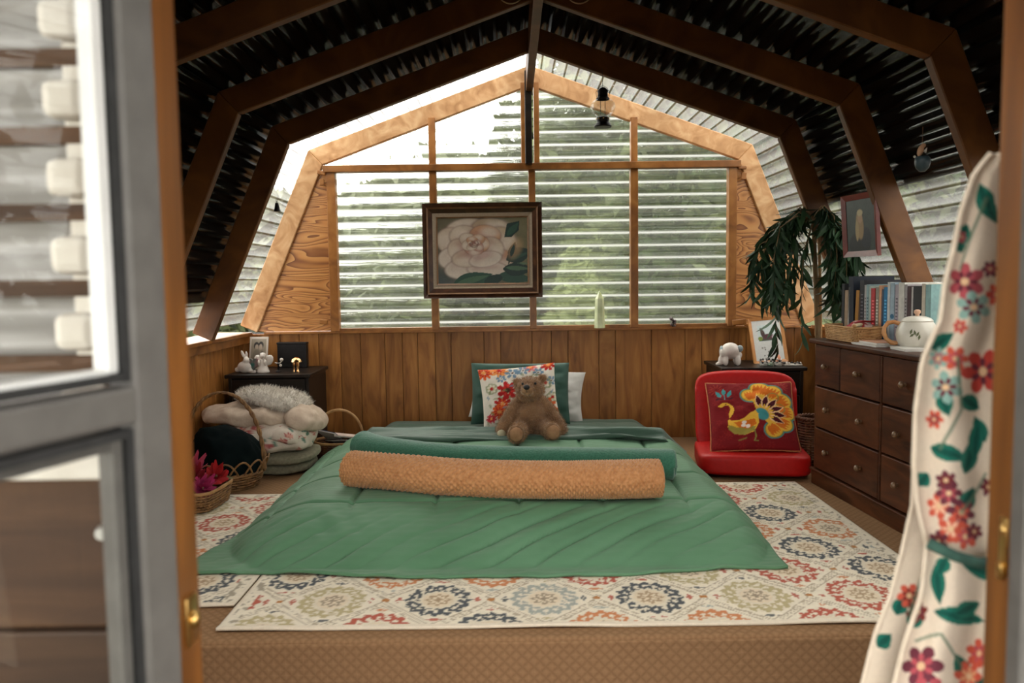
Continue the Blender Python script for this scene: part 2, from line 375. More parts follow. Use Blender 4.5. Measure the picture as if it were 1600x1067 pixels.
GREYMETAL = noisy('grey_aluminium', (.095, .088, .080), (.12, .112, .102), 30, rough=.5, bump=.03, metal=.1)
WHITEVINYL = noisy('white_vinyl', (.75, .74, .72), (.82, .81, .79), 20, rough=.4, bump=.02)
BLACKRUB = noisy('black_rubber', (.01, .01, .01), (.02, .02, .02), 40, rough=.6, bump=.05)
JAMBW = wood('door_jamb_pine', (.095, .030, .004), (.15, .050, .007), (.22, .078, .013), (10, 10, 1), 1.6, .4, 1.5, rand=.08)
DARKW = wood('dark_stained_wood', (.026, .007, .0024), (.054, .016, .005), (.092, .029, .010), (2, 9, 9), 1.8, .42, 1.5, rand=.15, spec=.18)
BLACKW = wood('black_brown_wood', (.006, .004, .003), (.011, .007, .005), (.018, .011, .008), (2, 9, 9), 1.8, .38, 1.5, rand=.1, spec=.2)
BRASS = noisy('aged_brass', (.45, .28, .09), (.65, .42, .15), 30, rough=.3, bump=.03, metal=1.)
KNOBW = noisy('turned_knob_wood', (.10, .05, .022), (.17, .09, .04), 40, rough=.28, bump=.03, spec=.6)
DIRT = noisy('bare_earth', (.05, .04, .025), (.09, .075, .045), 3, rough=1., bump=.3)
WHITEFOAM = noisy('cream_foam_strip', (.66, .60, .52), (.80, .75, .67), 18, rough=.8, bump=.2)
OLDBOARD = wood('weathered_board', (.045, .019, .007), (.085, .038, .014), (.14, .066, .027), (1, 9, 9), 1.8, .7, 1.5)
BLACKIRON = noisy('black_iron', (.006, .005, .005), (.012, .01, .01), 40, rough=.45, bump=.05, metal=.3)

# ------------------------------------------------------------------ the roof outline
XC = .13; BACK = 5.1
INNER = [(-1.75, .72), (-1.303, 1.765), (0, 2.235), (1.303, 1.765), (1.72, .72)]
INNER = [(x + XC, z) for x, z in INNER]
def offset(poly, d):
    out = []
    for i, p in enumerate(poly):
        def nrm(a, b):
            t = Vector((b[0] - a[0], b[1] - a[1])).normalized(); return Vector((-t.y, t.x))
        if i == 0: n = nrm(poly[0], poly[1]); q = Vector(p) + n * d
        elif i == len(poly) - 1: n = nrm(poly[-2], poly[-1]); q = Vector(p) + n * d
        else:
            n1 = nrm(poly[i - 1], p); n2 = nrm(p, poly[i + 1]); b = (n1 + n2).normalized(); q = Vector(p) + b * (d / b.dot(n1))
        out.append((q.x, q.y))
    return out
OUTER = offset(INNER, .115)
def line_z(poly, x):
    for (x0, z0), (x1, z1) in zip(poly[:-1], poly[1:]):
        if x0 <= x <= x1: return z0 + (z1 - z0) * (x - x0) / (x1 - x0)
    return poly[0][1]
def rib_x(side, z):
    i = 0 if side < 0 else 3
    (x0, z0), (x1, z1) = INNER[i], INNER[i + 1]
    return x0 + (x1 - x0) * (z - z0) / (z1 - z0)

TRUSS_Y = [5.075, 4.31, 3.54, 2.79, 2.02, 1.25]
TL = ['pale sunlit wooden arch framing the gable window', 'dark wooden roof arch just before the gable window',
      'wooden roof arch carrying the red framed photo', 'wooden roof arch with the hanging blue ornament',
      'shadowed wooden roof arch above the rug edge', 'shadowed wooden roof arch just inside the doorway']
for y, lb in zip(TRUSS_Y, TL):
    t = thing('roof_truss', lb, 'roof truss', (XC, y, .72), 0, 'wooden roof arches', 'structure')
    for i in range(4):
        bm = NB(); prism(bm, [(a - XC, b - .72) for a, b in (INNER[i], INNER[i + 1], OUTER[i + 1], OUTER[i])], 'y', -.0225, .0225)
        bmesh.ops.bevel(bm, geom=bm.edges[:], offset=.004, segments=1, affect='EDGES')
        obj('rafter' if i in (1, 2) else 'wall_strut', bm, LITPINE if y > 5 else RIB, t)
rb = thing('ridge_beam', 'long wooden ridge board running under the roof peak', 'beam', (XC, 3, 2.2), 0, None, 'structure')
box('board', (-.004, 0, .06), (.042, 4.1, .17), RIB, rb, bev=.003)
kp = thing('king_post', 'dark hanging post over the middle of the gable window', 'post', (XC, 4.98, 1.74), 0, None, 'structure')
box('post', (-.012, 0, .28), (.042, .07, .56), BLACKW, kp, bev=.003)

# ------------------------------------------------------------------ ribbed plastic roof and its black cover
def ribbed(name, a, b, y0, y1, parent, mat, pitch=.076, amp=.011, n=10):
    a = Vector(a); b = Vector(b); L = (b - a).length; t = (b - a) / L; nn = Vector((-t.y, t.x))
    N = int(L / pitch * n); V = []; C = []
    for i in range(N + 1):
        s = L * i / N; ph = (s / pitch) % 1; w = math.cos(2 * PI * ph); p = a + t * s + nn * (amp * w)
        for y in (y0, y1): V.append((p.x, y, p.y)); C.append(max(0, 1 - min(ph, 1 - ph) / .12))
    F = [(2 * i, 2 * i + 1, 2 * i + 3, 2 * i + 2) for i in range(N)]
    return pyobj(name, V, F, mat, parent, True, None, ('crest', C))
roof = thing('ceiling', 'dark roof of clear ribbed plastic sheets under black felt', 'ceiling', (0, 0, 0), 0, None, 'structure')
SH = offset(INNER, .126); CV = offset(INNER, .140); CV2 = offset(INNER, .152)
for i in range(4):
    for y0, y1 in ((.85, 2.40), (2.40, 4.31), (4.31, 5.22)):
        ribbed('ribbed_sheet', SH[i], SH[i + 1], y0, y1, roof, SHEET_ROOF)
def cut(p, q, z):   # point on segment p-q at height z
    k = (z - p[1]) / (q[1] - p[1]); return (p[0] + (q[0] - p[0]) * k, z)
for i in range(4):
    a, b, a2, b2 = CV[i], CV[i + 1], CV2[i], CV2[i + 1]
    if i == 0: a, a2 = cut(a, b, .93), cut(a2, b2, .93)
    if i == 3: b, b2 = cut(a, b, 1.42), cut(a2, b2, 1.42)
    bm = NB(); prism(bm, [a, b, b2, a2], 'y', 1.95, 4.43); obj('felt_cover', bm, DARKCOVER, roof)

# ------------------------------------------------------------------ floors
fl = thing('floor', 'raised floor under brown diamond-pattern carpet', 'floor', (0, 0, 0), 0, None, 'structure')
STEP = 2.215
bm = NB(); bx(bm, (.13, (STEP + 5.2) / 2, -.02), (3.8, 5.2 - STEP, .04), bev=.012, seg=3); obj('carpet_top', bm, CARPET_F, fl)
bm = NB(); bx(bm, (.13, STEP + .010, -.155), (3.8, .03, .29), bev=.004); obj('carpet_riser', bm, CARPET_R, fl)
lf = thing('floor_entry', 'lower entry floor inside the doorway', 'floor', (0, 0, -.3), 0, None, 'structure')
for i in range(8):
    box('floor_board', (-1.75 + .5 * i + .12, 1.55, -.012), (.495, 1.36, .024), OLDBOARD, lf, bev=.002)
gd = NB(); bmesh.ops.create_grid(gd, x_segments=40, y_segments=40, size=30)
for v in gd.verts: v.co.z = -.42 + .12 * mnoise.noise(v.co * .35) if v.co.length > 7 else -.42
tag(obj('ground_outside', gd, DIRT, None, True), 'bare earth ground outside around the cabin', 'ground', None, 'structure')

# ------------------------------------------------------------------ back wall
YW = 5.10
wb = thing('wall_back', 'gable end wall with brown vertical panelling below the window', 'wall', (0, 0, 0), 0, None, 'structure')
box('backing', (.125, YW + .045, .355), (3.74, .03, .71), BLACKW, wb)
pxs = [414, 440, 470, 500, 534, 565, 603, 630, 654, 681, 706, 757, 783, 832, 862, 888, 936, 962, 1018, 1070, 1096, 1139, 1165, 1212, 1240, 1290]
xs = [PY(q, 600, YW).x for q in pxs]; xs[0] = -1.735; xs[-1] = 1.985
for a, b in zip(xs[:-1], xs[1:]):
    box('plank', ((a + b) / 2, YW + .012, .352), (b - a - .0025, .024, .704), PANEL, wb, bev=.002, seg=1)
box('sill_board', (.13, YW - .005, .712), (3.42, .07, .016), FRAME, wb, bev=.003)
def wx(px, y=390): return PY(px, y, 5.06).x
RAILZ = 1.735
PL, PR = wx(521), wx(1143); S1, S2, S3 = wx(678.5), wx(832), wx(990.5); C1, C2 = wx(818, 190), wx(838, 190)
for x, w in ((PL, .054), (S1, .045), (S2, .042), (S3, .048), (PR, .052)):
    box('stud', (x, 5.065, (.72 + RAILZ) / 2), (w, .06, RAILZ - .72), FRAME, wb, bev=.003)
for x, w in ((S1, .042), (C1, .034), (C2, .034), (S3, .042)):
    top = line_z(INNER, x) + .03; box('stud', (x, 5.065, (top + RAILZ) / 2), (w, .055, top - RAILZ), FRAME, wb, bev=.003)
box('rail', ((PL + PR) / 2, 5.055, RAILZ), (PR - PL + .09, .075, .042), FRAME, wb, bev=.003)
box('bottom_rail', ((PL + PR) / 2, 5.08, .728), (PR - PL, .04, .02), FRAME, wb, bev=.002)
for sd in (-1, 1):
    xp = (PL - .02) if sd < 0 else (PR + .02)
    pts = [(xp, .722), (xp, 1.73), (rib_x(sd, 1.73) - sd * .0, 1.73), (rib_x(sd, .722) + sd * .02, .722)]
    bm = NB(); prism(bm, pts, 'y', 5.075, 5.09); obj('plywood_panel', bm, PLY, wb)
# small wooden turn buttons that hold the window in
for px, py, w, h, r in ((502, 270, .05, .025, .2), (503, 285, .03, .04, 0), (1160, 262, .05, .02, 0), (1162, 275, .03, .045, .1), (1155, 503, .09, .035, -.1), (506, 503, .05, .03, .1), (1168, 508, .06, .02, .4)):
    p = PY(px, py, 5.03); box('turn_button', p, (w, .02, h), FRAME, wb, (0, r, 0), .004, 1)

def ribbed_pane(name, x0, x1, z0, ztop, parent, y=5.125, pitch=.0795, amp=.010, n=12, ncol=2):
    cols = [x0 + (x1 - x0) * i / (ncol - 1) for i in range(ncol)]; zmax = max(ztop(x) for x in cols); N = int((zmax - z0) / pitch * n) + 1
    V = []; C = []
    for j in range(N + 1):
        for x in cols:
            z = min(z0 + j * pitch / n, ztop(x)); ph = (z / pitch + .35) % 1; dd = min(ph, 1 - ph)
            V.append((x, y - amp * math.cos(2 * PI * ph), z)); C.append(max(0., 1 - dd / .13))  # crest band whitens the pane where sky glints would run
    return pyobj(name, V, gridfaces(ncol, N + 1), SHEET_WIN, parent, True, None, ('crest', C))
w1 = thing('window_1', 'lower row of ribbed clear plastic panes behind the rose painting', 'window', (0, 0, 0), 0, None, 'structure')
for a, b in ((PL, S1), (S1, S2), (S2, S3), (S3, PR)): ribbed_pane('pane', a, b, .70, lambda x: RAILZ, w1)
w2 = thing('window_2', 'upper row of ribbed clear plastic panes under the roof peak', 'window', (0, 0, 0), 0, None, 'structure')
LO = wx(500); RO = wx(1160)
for a, b in ((LO - .06, S1), (S1, C1 + .01), (C2 - .01, S3), (S3, RO + .06)):
    ribbed_pane('pane', a, b, RAILZ, lambda x: max(RAILZ + .002, line_z(INNER, x) + .04), w2, ncol=9)

# ------------------------------------------------------------------ side walls
for sd, nm, X in ((-1, 'wall_left', -1.72), (1, 'wall_right', 1.975)):
    t = thing(nm, 'low brown plank wall under the sloping roof ' + ('behind the baskets' if sd < 0 else 'behind the long dresser'), 'wall', (0, 0, 0), 0, None, 'structure')
    y = .98; k = 0; ws = [.2, .11, .17, .1, .22, .13]
    while y < 5.08:
        w = min(ws[k % 6], 5.1 - y); box('plank', (X + sd * .012, y + w / 2, .2), (.024, w - .005, 1.0), PANEL, t, bev=.003, seg=1); y += w; k += 1
    box('ledge', (X - sd * .02 + sd * .08, 3.04, .708), (.24, 4.1, .022), FRAME, t, bev=.003)
    box('ledge_face', (X - sd * .03, 3.04, .675), (.02, 4.1, .05), FRAME, t, bev=.002)

# ------------------------------------------------------------------ front wall and doorway
wf = thing('wall_front', 'outer front wall of ribbed plastic above brown boards beside the doorway', 'wall', (0, 0, 0), 0, None, 'structure')
FRONTB = wood('front_board', (.025, .010, .0035), (.048, .021, .008), (.085, .04, .016), (1, 9, 9), 1.8, .6, 1.5)
z = -.4
for i in range(6):
    box('board', (-1.24, .965, z + .1), (1.56, .03, .195), FRONTB, wf, bev=.004); z += .2
z = -.4
for i in range(6):
    box('board', (1.42, .965, z + .1), (1.4, .03, .195), OLDBOARD, wf, bev=.004); z += .2
box('ledge', (-1.24, .94, .815), (1.56, .09, .03), WHITEFOAM, wf, bev=.004)
SHEET_FRONT = noisy('front_ribbed_plastic', (.30, .28, .26), (.48, .46, .44), 2, (2, 2, 25), .35, .05)
for x0, x1 in ((-1.75, -.46), (.68, 2.0)):
    V = []; C = []; N = int((2.2 - .83) / .08 * 12)
    for j in range(N + 1):
        zz = .83 + j * .08 / 12; ph = (zz / .08 + .1) % 1
        zt = lambda x: line_z(OUTER, x)
        for x in np.linspace(x0, x1, 8): V.append((x, .965 - .014 * math.cos(2 * PI * ph), min(zz, zt(x)))); C.append(max(0., 1 - min(ph, 1 - ph) / .22))
    pyobj('ribbed_sheet', V, gridfaces(8, N + 1), SHEET_FRONT, wf, True, None, ('crest', C))
for j in range(15):
    zz = .83 + .0885 * j
    box('shadow_strip', (-1.08, .944, zz + .012), (1.22, .012, .020), OLDBOARD, wf)  # brown strips stand in for the shadow line along each wave
    box('foam_block', (-.506, .928, zz + .050), (.050, .026, .044), WHITEFOAM, wf, bev=.012)
box('foam_strip', (-.500, .945, 1.50), (.032, .012, 1.34), WHITEFOAM, wf, bev=.004)
bm = NB(); prism(bm, [(-.46, 1.45), (.68, 1.45), (.68, 2.2), (XC, 2.34), (-.46, 2.16)], 'y', .95, .98); obj('header_board', bm, OLDBOARD, wf)
turned('bolt_head', [(0, -.012), (.007, -.012), (.010, -.005), (.010, 0), (0, .0)], noisy('zinc', (.5, .5, .48), (.65, .65, .62), 30, rough=.35, metal=.8, bump=0), wf, (0, 0, 0), 14).matrix_local = Matrix.Translation(PY(165, 830, .93)) @ Matrix.Rotation(-PI / 2, 4, 'X')
bm = NB(); prism(bm, [OUTER[0], OUTER[1], OUTER[2], (XC, 1.45), (-.46, 1.45), (-.46, .72)], 'y', 1.0, 1.015); obj('lining_board', bm, OLDBOARD, wf)
bm = NB(); prism(bm, [(.68, .72), (.68, 1.45), (XC, 1.45), OUTER[2], OUTER[3], OUTER[4]], 'y', 1.0, 1.015); obj('lining_board', bm, OLDBOARD, wf)
tl_ = thing('trim_1', 'orange pine door jamb with brass plate beside the open glass door', 'door jamb', (-.414, .96, -.3), 0, None, 'structure')
box('jamb', (-.008, -.03, .87), (.06, .07, 1.75), JAMBW, tl_, bev=.004)
bm = NB(); bx(bm, (.024, -.03, .92), (.005, .03, .06), bev=.002); ball(bm, (.028, -.03, .92), (.007, .010, .012), 2); obj('strike_plate', bm, BRASS, tl_, True, 40)
tr_ = thing('trim_2', 'orange pine door jamb beside the floral curtain', 'door jamb', (.636, .93, -.3), 0, None, 'structure')
box('jamb', (-.005, -.01, .87), (.10, .08, 1.75), JAMBW, tr_, bev=.004)
box('metal_stop', (-.046, -.037, .87), (.03, .026, 1.75), GREYMETAL, tr_, bev=.003)
bm = NB(); bx(bm, (-.0565, -.008, 1.0), (.003, .016, .07), bev=.001); ball(bm, (-.058, -.008, 1.02), (.004, .006, .007), 2); bx(bm, (-.060, -.008, .97), (.006, .010, .02), bev=.002); obj('latch_plate', bm, BRASS, tr_, True, 40)

# unseen roof added over the entrance to cut the high sky light
pr_ = thing('added_shade_roof', 'unseen boarded roof added over the entrance for shade', 'roof', (0, 0, 0), 0, None, 'structure')
for i in range(12): box('roof_board', (-2.2 + .4 * i, -.85, 1.98), (.395, 3.4, .03), OLDBOARD, pr_)
for x in (-2.1, 2.3): box('added_shade_post', (x, -2.4, .78), (.1, .1, 2.4), OLDBOARD, pr_)

# glass door, opened outwards
dr = thing('door_1', 'grey metal framed glass door standing open beside the entrance', 'door', (-.402, .895, -.25), 0, None, 'structure')
dr.rotation_euler = (0, 0, math.radians(-106))       # local +x runs along the leaf, away from the hinge
RZ = 1.145
for n_, c, s in (('hinge_stile', (.027, 0, .85), (.054, .036, 1.7)), ('latch_stile', (.80, 0, .85), (.054, .036, 1.7)), ('top_rail', (.41, 0, 1.67), (.72, .036, .06)),
                 ('bottom_rail', (.41, 0, .08), (.72, .036, .16)), ('middle_rail', (.41, 0, RZ), (.72, .036, .040))):
    box(n_, c, s, GREYMETAL, dr, bev=.005)
GLASS = clear_glass('door_glass', (.93, .94, .93), gloss=.012, smudge=.02)
for n_, z0, z1 in (('upper', RZ + .025, 1.64), ('lower', .16, RZ - .025)):
    bm2 = NB()
    for c, s in (((.058, 0, (z0 + z1) / 2), (.009, .026, z1 - z0)), ((.762, 0, (z0 + z1) / 2), (.009, .026, z1 - z0)), ((.41, 0, z0 + .005), (.70, .026, .009)), ((.41, 0, z1 - .005), (.70, .026, .009))): bx(bm2, c, s)
    obj('glazing_gasket', bm2, BLACKRUB, dr); bm = NB()
    for c, s in (((.070, -.004, (z0 + z1) / 2), (.014, .02, z1 - z0 - .02)), ((.75, -.004, (z0 + z1) / 2), (.014, .02, z1 - z0 - .02)), ((.41, -.004, z0 + .012), (.67, .02, .006)), ((.41, -.004, z1 - .015), (.67, .02, .012))): bx(bm, c, s, bev=.002)
    obj('glazing_bead', bm, WHITEVINYL if n_ == 'upper' else GREYMETAL, dr)
    box('glass_pane', (.41, .004, (z0 + z1) / 2), (.70, .004, z1 - z0 - .01), GLASS, dr)

# ------------------------------------------------------------------ greenery outside
LEAFM = []
for nm, c1, c2 in (('leaf_green', (.010, .014, .005), (.145, .17, .068)), ('leaf_pale', (.15, .18, .07), (.30, .34, .15))):
    m = noisy(nm, c1, c2, 1.9, rough=.6, bump=0, detail=6, lo=.36, hi=.66); b = m.node_tree.nodes['Principled BSDF']; b.inputs['Transmission Weight'].default_value = 0
    LEAFM.append(m)
def leafcloud(n, pos, size, rs):
    V = np.zeros((n * 4, 3)); a = rs.normal(0, 1, (n, 3)); a /= np.linalg.norm(a, axis=1, keepdims=True)
    b = np.cross(a, rs.normal(0, 1, (n, 3))); b /= np.linalg.norm(b, axis=1, keepdims=True)
    s = size * (.5 + rs.rand(n, 1)); V[0::4] = pos - a * s; V[1::4] = pos + b * s * .45; V[2::4] = pos + a * s; V[3::4] = pos - b * s * .45
    return V, [(4 * i, 4 * i + 1, 4 * i + 2, 4 * i + 3) for i in range(n)]
def skyline(x):
    return np.interp(x, [-9, -4.2, -2.6, -1.5, -.3, .8, 2.0, 4.0, 9], [1.3, 1.3, 1.5, 1.8, 2.5, 4.2, 5.2, 5.8, 6.2])
rs = np.random.RandomState(5); n = 42000
x = rs.uniform(-8, 8, n); y = rs.uniform(8.2, 11.5, n); top = skyline(x) + .9 * (vnoise(x * 1.3 + 9, x * 0 + 3) - .5)
z = -.4 + (top + .4) * rs.rand(n) ** .8
keep = (vnoise(x * 2.2 + 50, z * 2.2 + y) > .30) & (rs.rand(n) < np.interp(x, [-4, -1.2, 0], [.45, .6, 1]))
pos = np.stack([x, y, z], 1)[keep]
V, F = leafcloud(len(pos), pos, .11, rs); th = pyobj('foliage', V, F, LEAFM[0], None, False)
tag(th, 'dense green thicket of leaves outside the gable window', 'foliage', None, 'stuff')
hb = NB(); bmesh.ops.create_grid(hb, x_segments=60, y_segments=6, size=1)
for v in hb.verts:
    xx = v.co.x * 14; u = (v.co.y + 1) / 2; v.co = Vector((xx, 12 + u * 3, -.5 + u * (float(skyline(xx)) - .1 + .5 * mnoise.noise(Vector((xx * .8, 3, 0))))))
tag(obj('wooded_bank', hb, noisy('wooded_bank', (.02, .035, .012), (.07, .10, .035), 2.5, rough=1, detail=6), None, True), 'dark wooded bank rising behind the thicket', 'hill', None, 'structure')
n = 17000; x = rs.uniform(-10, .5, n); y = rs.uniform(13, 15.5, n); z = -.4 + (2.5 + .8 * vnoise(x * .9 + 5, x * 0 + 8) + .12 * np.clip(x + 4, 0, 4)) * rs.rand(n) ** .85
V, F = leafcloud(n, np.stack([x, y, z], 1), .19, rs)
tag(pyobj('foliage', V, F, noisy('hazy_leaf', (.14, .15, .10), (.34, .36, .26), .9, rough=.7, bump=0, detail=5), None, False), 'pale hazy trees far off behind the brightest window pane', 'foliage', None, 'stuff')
# young pale conifer in the clearing
ct = thing('young_tree', 'pale young conifer seen through the pane beside the rose painting', 'tree', tuple(PZ(905, 520, -.4) * 0 + Vector((.62, 7.6, -.42))))
pipe('trunk', [(0, 0, 0), (.01, 0, 1.0), (0, 0, 1.75)], [.03, .02, .005], OLDBOARD, ct, 6)
n = 2600; hgt = rs.rand(n); rad = (.10 + .55 * (1 - hgt)) * np.sqrt(rs.rand(n)); an = rs.rand(n) * 2 * PI
V, F = leafcloud(n, np.stack([rad * np.cos(an), rad * np.sin(an), .1 + 1.65 * hgt - rad * .25], 1), .06, rs); o = pyobj('crown', V, F, LEAFM[1], ct, False)
n = 9000
x = rs.uniform(3.6, 5.2, n); y = rs.uniform(1.5, 7, n); z = -.4 + 2.9 * rs.rand(n); keep = vnoise(y * 2.2, z * 2.2 + x) > .58
pos = np.stack([x, y, z], 1)[keep]; V, F = leafcloud(len(pos), pos, .13, rs)
tag(pyobj('foliage', V, F, LEAFM[0], None, False), 'green bushes outside the side wall beyond the dresser', 'foliage', None, 'stuff')

# ------------------------------------------------------------------ fabrics
GREEN = noisy('green_comforter', srgb(78, 120, 86), srgb(92, 134, 100), 3, rough=.7, bump=.12, sheen=.1, bscale=240, bdist=.002)
_n = GREEN.node_tree; _b = _n.nodes['Principled BSDF']; _t = _n.nodes.new('ShaderNodeTexCoord'); _s = _n.nodes.new('ShaderNodeSeparateXYZ'); _n.links.new(_t.outputs['Object'], _s.inputs[0])
_m1 = _n.nodes.new('ShaderNodeMath'); _m1.operation = 'MULTIPLY'; _m1.inputs[1].default_value = 2 * PI / .034; _n.links.new(_s.outputs['Y'], _m1.inputs[0])
_m2 = _n.nodes.new('ShaderNodeMath'); _m2.operation = 'SINE'; _n.links.new(_m1.outputs[0], _m2.inputs[0])
_mr = _n.nodes.new('ShaderNodeMapRange'); _mr.inputs['From Min'].default_value = -.3; _mr.inputs['From Max'].default_value = .3; _mr.inputs['To Min'].default_value = .60; _mr.inputs['To Max'].default_value = .72; _n.links.new(_m2.outputs[0], _mr.inputs['Value']); _n.links.new(_mr.outputs['Result'], _b.inputs['Roughness'])
GREEN_D = noisy('dark_green_sheet', srgb(46, 74, 58), srgb(58, 86, 68), 3, rough=.5, bump=.1, sheen=.2, bscale=240, bdist=.002)
GREEN_FLEECE = noisy('green_fleece', srgb(44, 98, 76), srgb(62, 118, 94), 120, rough=.95, bump=.6, sheen=.35, detail=3, bdist=.004)
GREEN_P = noisy('dark_green_pillowcase', srgb(34, 66, 54), srgb(44, 80, 66), 4, rough=.6, bump=.1, sheen=.15, bscale=200, bdist=.002)
WHITEC = noisy('white_cotton', srgb(196, 192, 184), srgb(216, 212, 204), 8, rough=.8, bump=.15, bscale=160, bdist=.003)
TAN = noisy('tan_plush', srgb(180, 122, 74), srgb(206, 150, 100), 60, rough=.95, bump=.4, sheen=.3, bdist=.003)

# ------------------------------------------------------------------ the rugs
RUGC = [srgb(34, 50, 64), srgb(154, 158, 150), srgb(172, 62, 38), srgb(176, 160, 116), srgb(196, 116, 62)]
def rug_print(c, x0, x1, y0, y1, ox, oy, bw=.05):
    """staggered medallions; ox, oy = a medallion centre"""
    DX, DY = .338, .45
    x, y = c.x + .007 * fbm(c.x * 18, c.y * 18, 2), c.y + .009 * fbm(c.x * 18 + 40, c.y * 18, 2); base = srgb(216, 202, 178)
    c.c *= (1 + .10 * fbm(x * 60, y * 60, 2))[:, None]
    best = np.full(len(x), 9.); second = np.full(len(x), 9.)
    inside = (x > x0 + bw) & (x < x1 - bw) & (y > y0 + .022) & (y < y1 - bw)
    rs = np.random.RandomState(11); order = {0: [0, 1, 0, 3, 2, 3], 1: [4, 2, 3, 2, 0, 4]}
    cells = []
    for lat in (0, 1):
        for i in range(-6, 9):
            for j in range(-6, 8):
                cx = ox + (i + .5 * lat) * DX; cyy = oy + (j + .5 * lat) * DY
                if x0 - .1 < cx < x1 + .1 and y0 - .2 < cyy < y1 + .2: cells.append((cx, cyy, order[lat][(i + 2 * j) % 6]))
    m_in = inside.astype(float)
    d_all = []
    for cx, cyy, k in cells:
        dx = x - cx; dy = (y - cyy) * .86; d = np.sqrt(dx * dx + dy * dy); second = np.where(d < best, best, np.minimum(second, d)); best = np.minimum(best, d)
    # chain outline between the cells
    e = second - best; chain = (np.abs(e - .021) < .0045) | ((e < .016) & (np.abs(((x + y) * 48) % 1 - .5) < .22) & (np.abs(((x - y) * 48) % 1 - .5) < .42))
    c.put(chain * m_in * (vnoise(x * 70, y * 70) > .25), srgb(158, 140, 116), .75)
    for cx, cyy, k in cells:
        dx = x - cx; dy = (y - cyy) * .86; d = np.sqrt(dx * dx + dy * dy); sel = d < .15
        if not sel.any(): continue
        th = np.arctan2(dy, dx); col = RUGC[k]; nzv = vnoise(x * 110 + 7, y * 110) 
        c.put((d < .105) * m_in, srgb(210, 196, 172), .5)
        w = np.cos(16 * th)
        rg = (np.abs(d - .091 - .007 * w) < .0125) | ((np.abs(d - .069 - .004 * np.cos(16 * th + 2)) < .007) & (nzv > .35))
        c.put(rg * m_in * (nzv > .22), col, .92)
        c.put((np.abs(d - .083) < .004) * m_in * (w > .1), srgb(225, 214, 194), .8)
        ic = srgb(150, 118, 84) if k in (0, 2) else srgb(128, 110, 92)
        c.put((d < .05) * m_in, srgb(220, 198, 166), .6)
        c.put((np.abs(d - .030 - .007 * np.cos(8 * th)) < .006) * m_in, ic, .75); c.put((d < .013 + .005 * np.cos(4 * th)) * m_in, ic, .8)
        # sprigs towards the neighbours
        for sx, sy, kk in ((1, 0, 0), (-1, 0, 0), (0, 1, 2), (0, -1, 2)):
            q = 2 if (k % 2) else (0 if k == 1 else 2)
            px_, py_ = cx + sx * .125, cyy + sy * .128 / .86
            c.put(((np.abs(x - px_) * (1.2 if sx else .55) + np.abs(y - py_) * (.55 if sx else 1.2) < .014) & (nzv > .3)) * m_in, RUGC[(k + 2) % 5] if kk else RUGC[2 if k != 1 else 0], .85)
            c.put((np.hypot(x - (cx + sx * .169), y - (cyy + sy * .0)) < .012) * (1 if sx else 0) * m_in, srgb(176, 116, 60), .9)
    # sparse leaf border
    b2 = (x > x0 + .018) & (x < x1 - .018) & (y > y0 + .015) & ~inside & ((x < x0 + bw) | (x > x1 - bw) | (y > y1 - bw))
    c.put(b2 & (vnoise(x * 75, y * 75) > .66), srgb(140, 128, 108), .8)
    c.put(((x < x0 + .012) | (x > x1 - .012) | (y < y0 + .02) | (y > y1 - .012)), srgb(222, 208, 186))
    c.grain(90, .10)
RUGM = printed('rug_wool', .95, 500, .4, .1, .1, .15)
def rug(name, label, x0, x1, y0, y1, ox, oy, res, rot=0., group=None):
    nu = int((x1 - x0) / res); nv = int((y1 - y0) / res)
    X, Y = np.meshgrid(np.linspace(x0, x1, nu), np.linspace(y0, y1, nv)); X = X.ravel(); Y = Y.ravel()
    c = Canvas(X, Y, srgb(226, 214, 192)); rug_print(c, x0, x1, y0, y1, ox, oy)
    Z = .009 + .003 * fbm(X * 3, Y * 3, 2) + .004 * np.exp(-((Y - y0) / .02) ** 2) * np.maximum(0, np.sin(X * 7 + 1))
    cx, cyy = (x0 + x1) / 2, (y0 + y1) / 2
    o = pyobj(name, np.stack([X - cx, Y - cyy, Z], 1), gridfaces(nu, nv), RUGM, None, True, c.c)
    o.location = (cx, cyy, .001); o.rotation_euler = (0, 0, rot)
    md = o.modifiers.new('thickness', 'SOLIDIFY'); md.thickness = .008; md.offset = -1
    return tag(o, label, 'rug', 'patterned rugs')
_m0 = PZ(685, 937, .01)
rug('area_rug', 'large cream rug with round red, navy and olive medallions under the bed foot', -.884, 1.40, 2.275, 3.90, _m0.x, _m0.y, .0062)
rug('area_rug', 'smaller cream medallion rug beneath the flower basket beside the bed', -1.60, -.893, 2.455, 3.79, -1.07, 2.66, .0068)

# ------------------------------------------------------------------ bed
MT = .135
mt = thing('mattress', 'low floor mattress in a dark green fitted sheet', 'mattress', (.0, 4.05, .020))
bm = soft_slab(1.58, 1.90, MT - .03, (24, 24, 6), .006, 3, 9); o = obj('mattress_body', bm, GREEN_D, mt, True)
bm = NB(); n1, n2 = 70, 26
X, Y = np.meshgrid(np.linspace(-.83, .85, n1), np.linspace(.28, .935, n2)); X = X.ravel(); Y = Y.ravel()
Z = MT - .008 + .030 * fbm(X * 3, Y * 16, 3) - .06 * sstep(.74, .86, np.abs(X - .0))
pyobj('fitted_sheet', np.stack([X, Y, Z], 1), gridfaces(n1, n2), GREEN_D, mt, True)
bm.free()

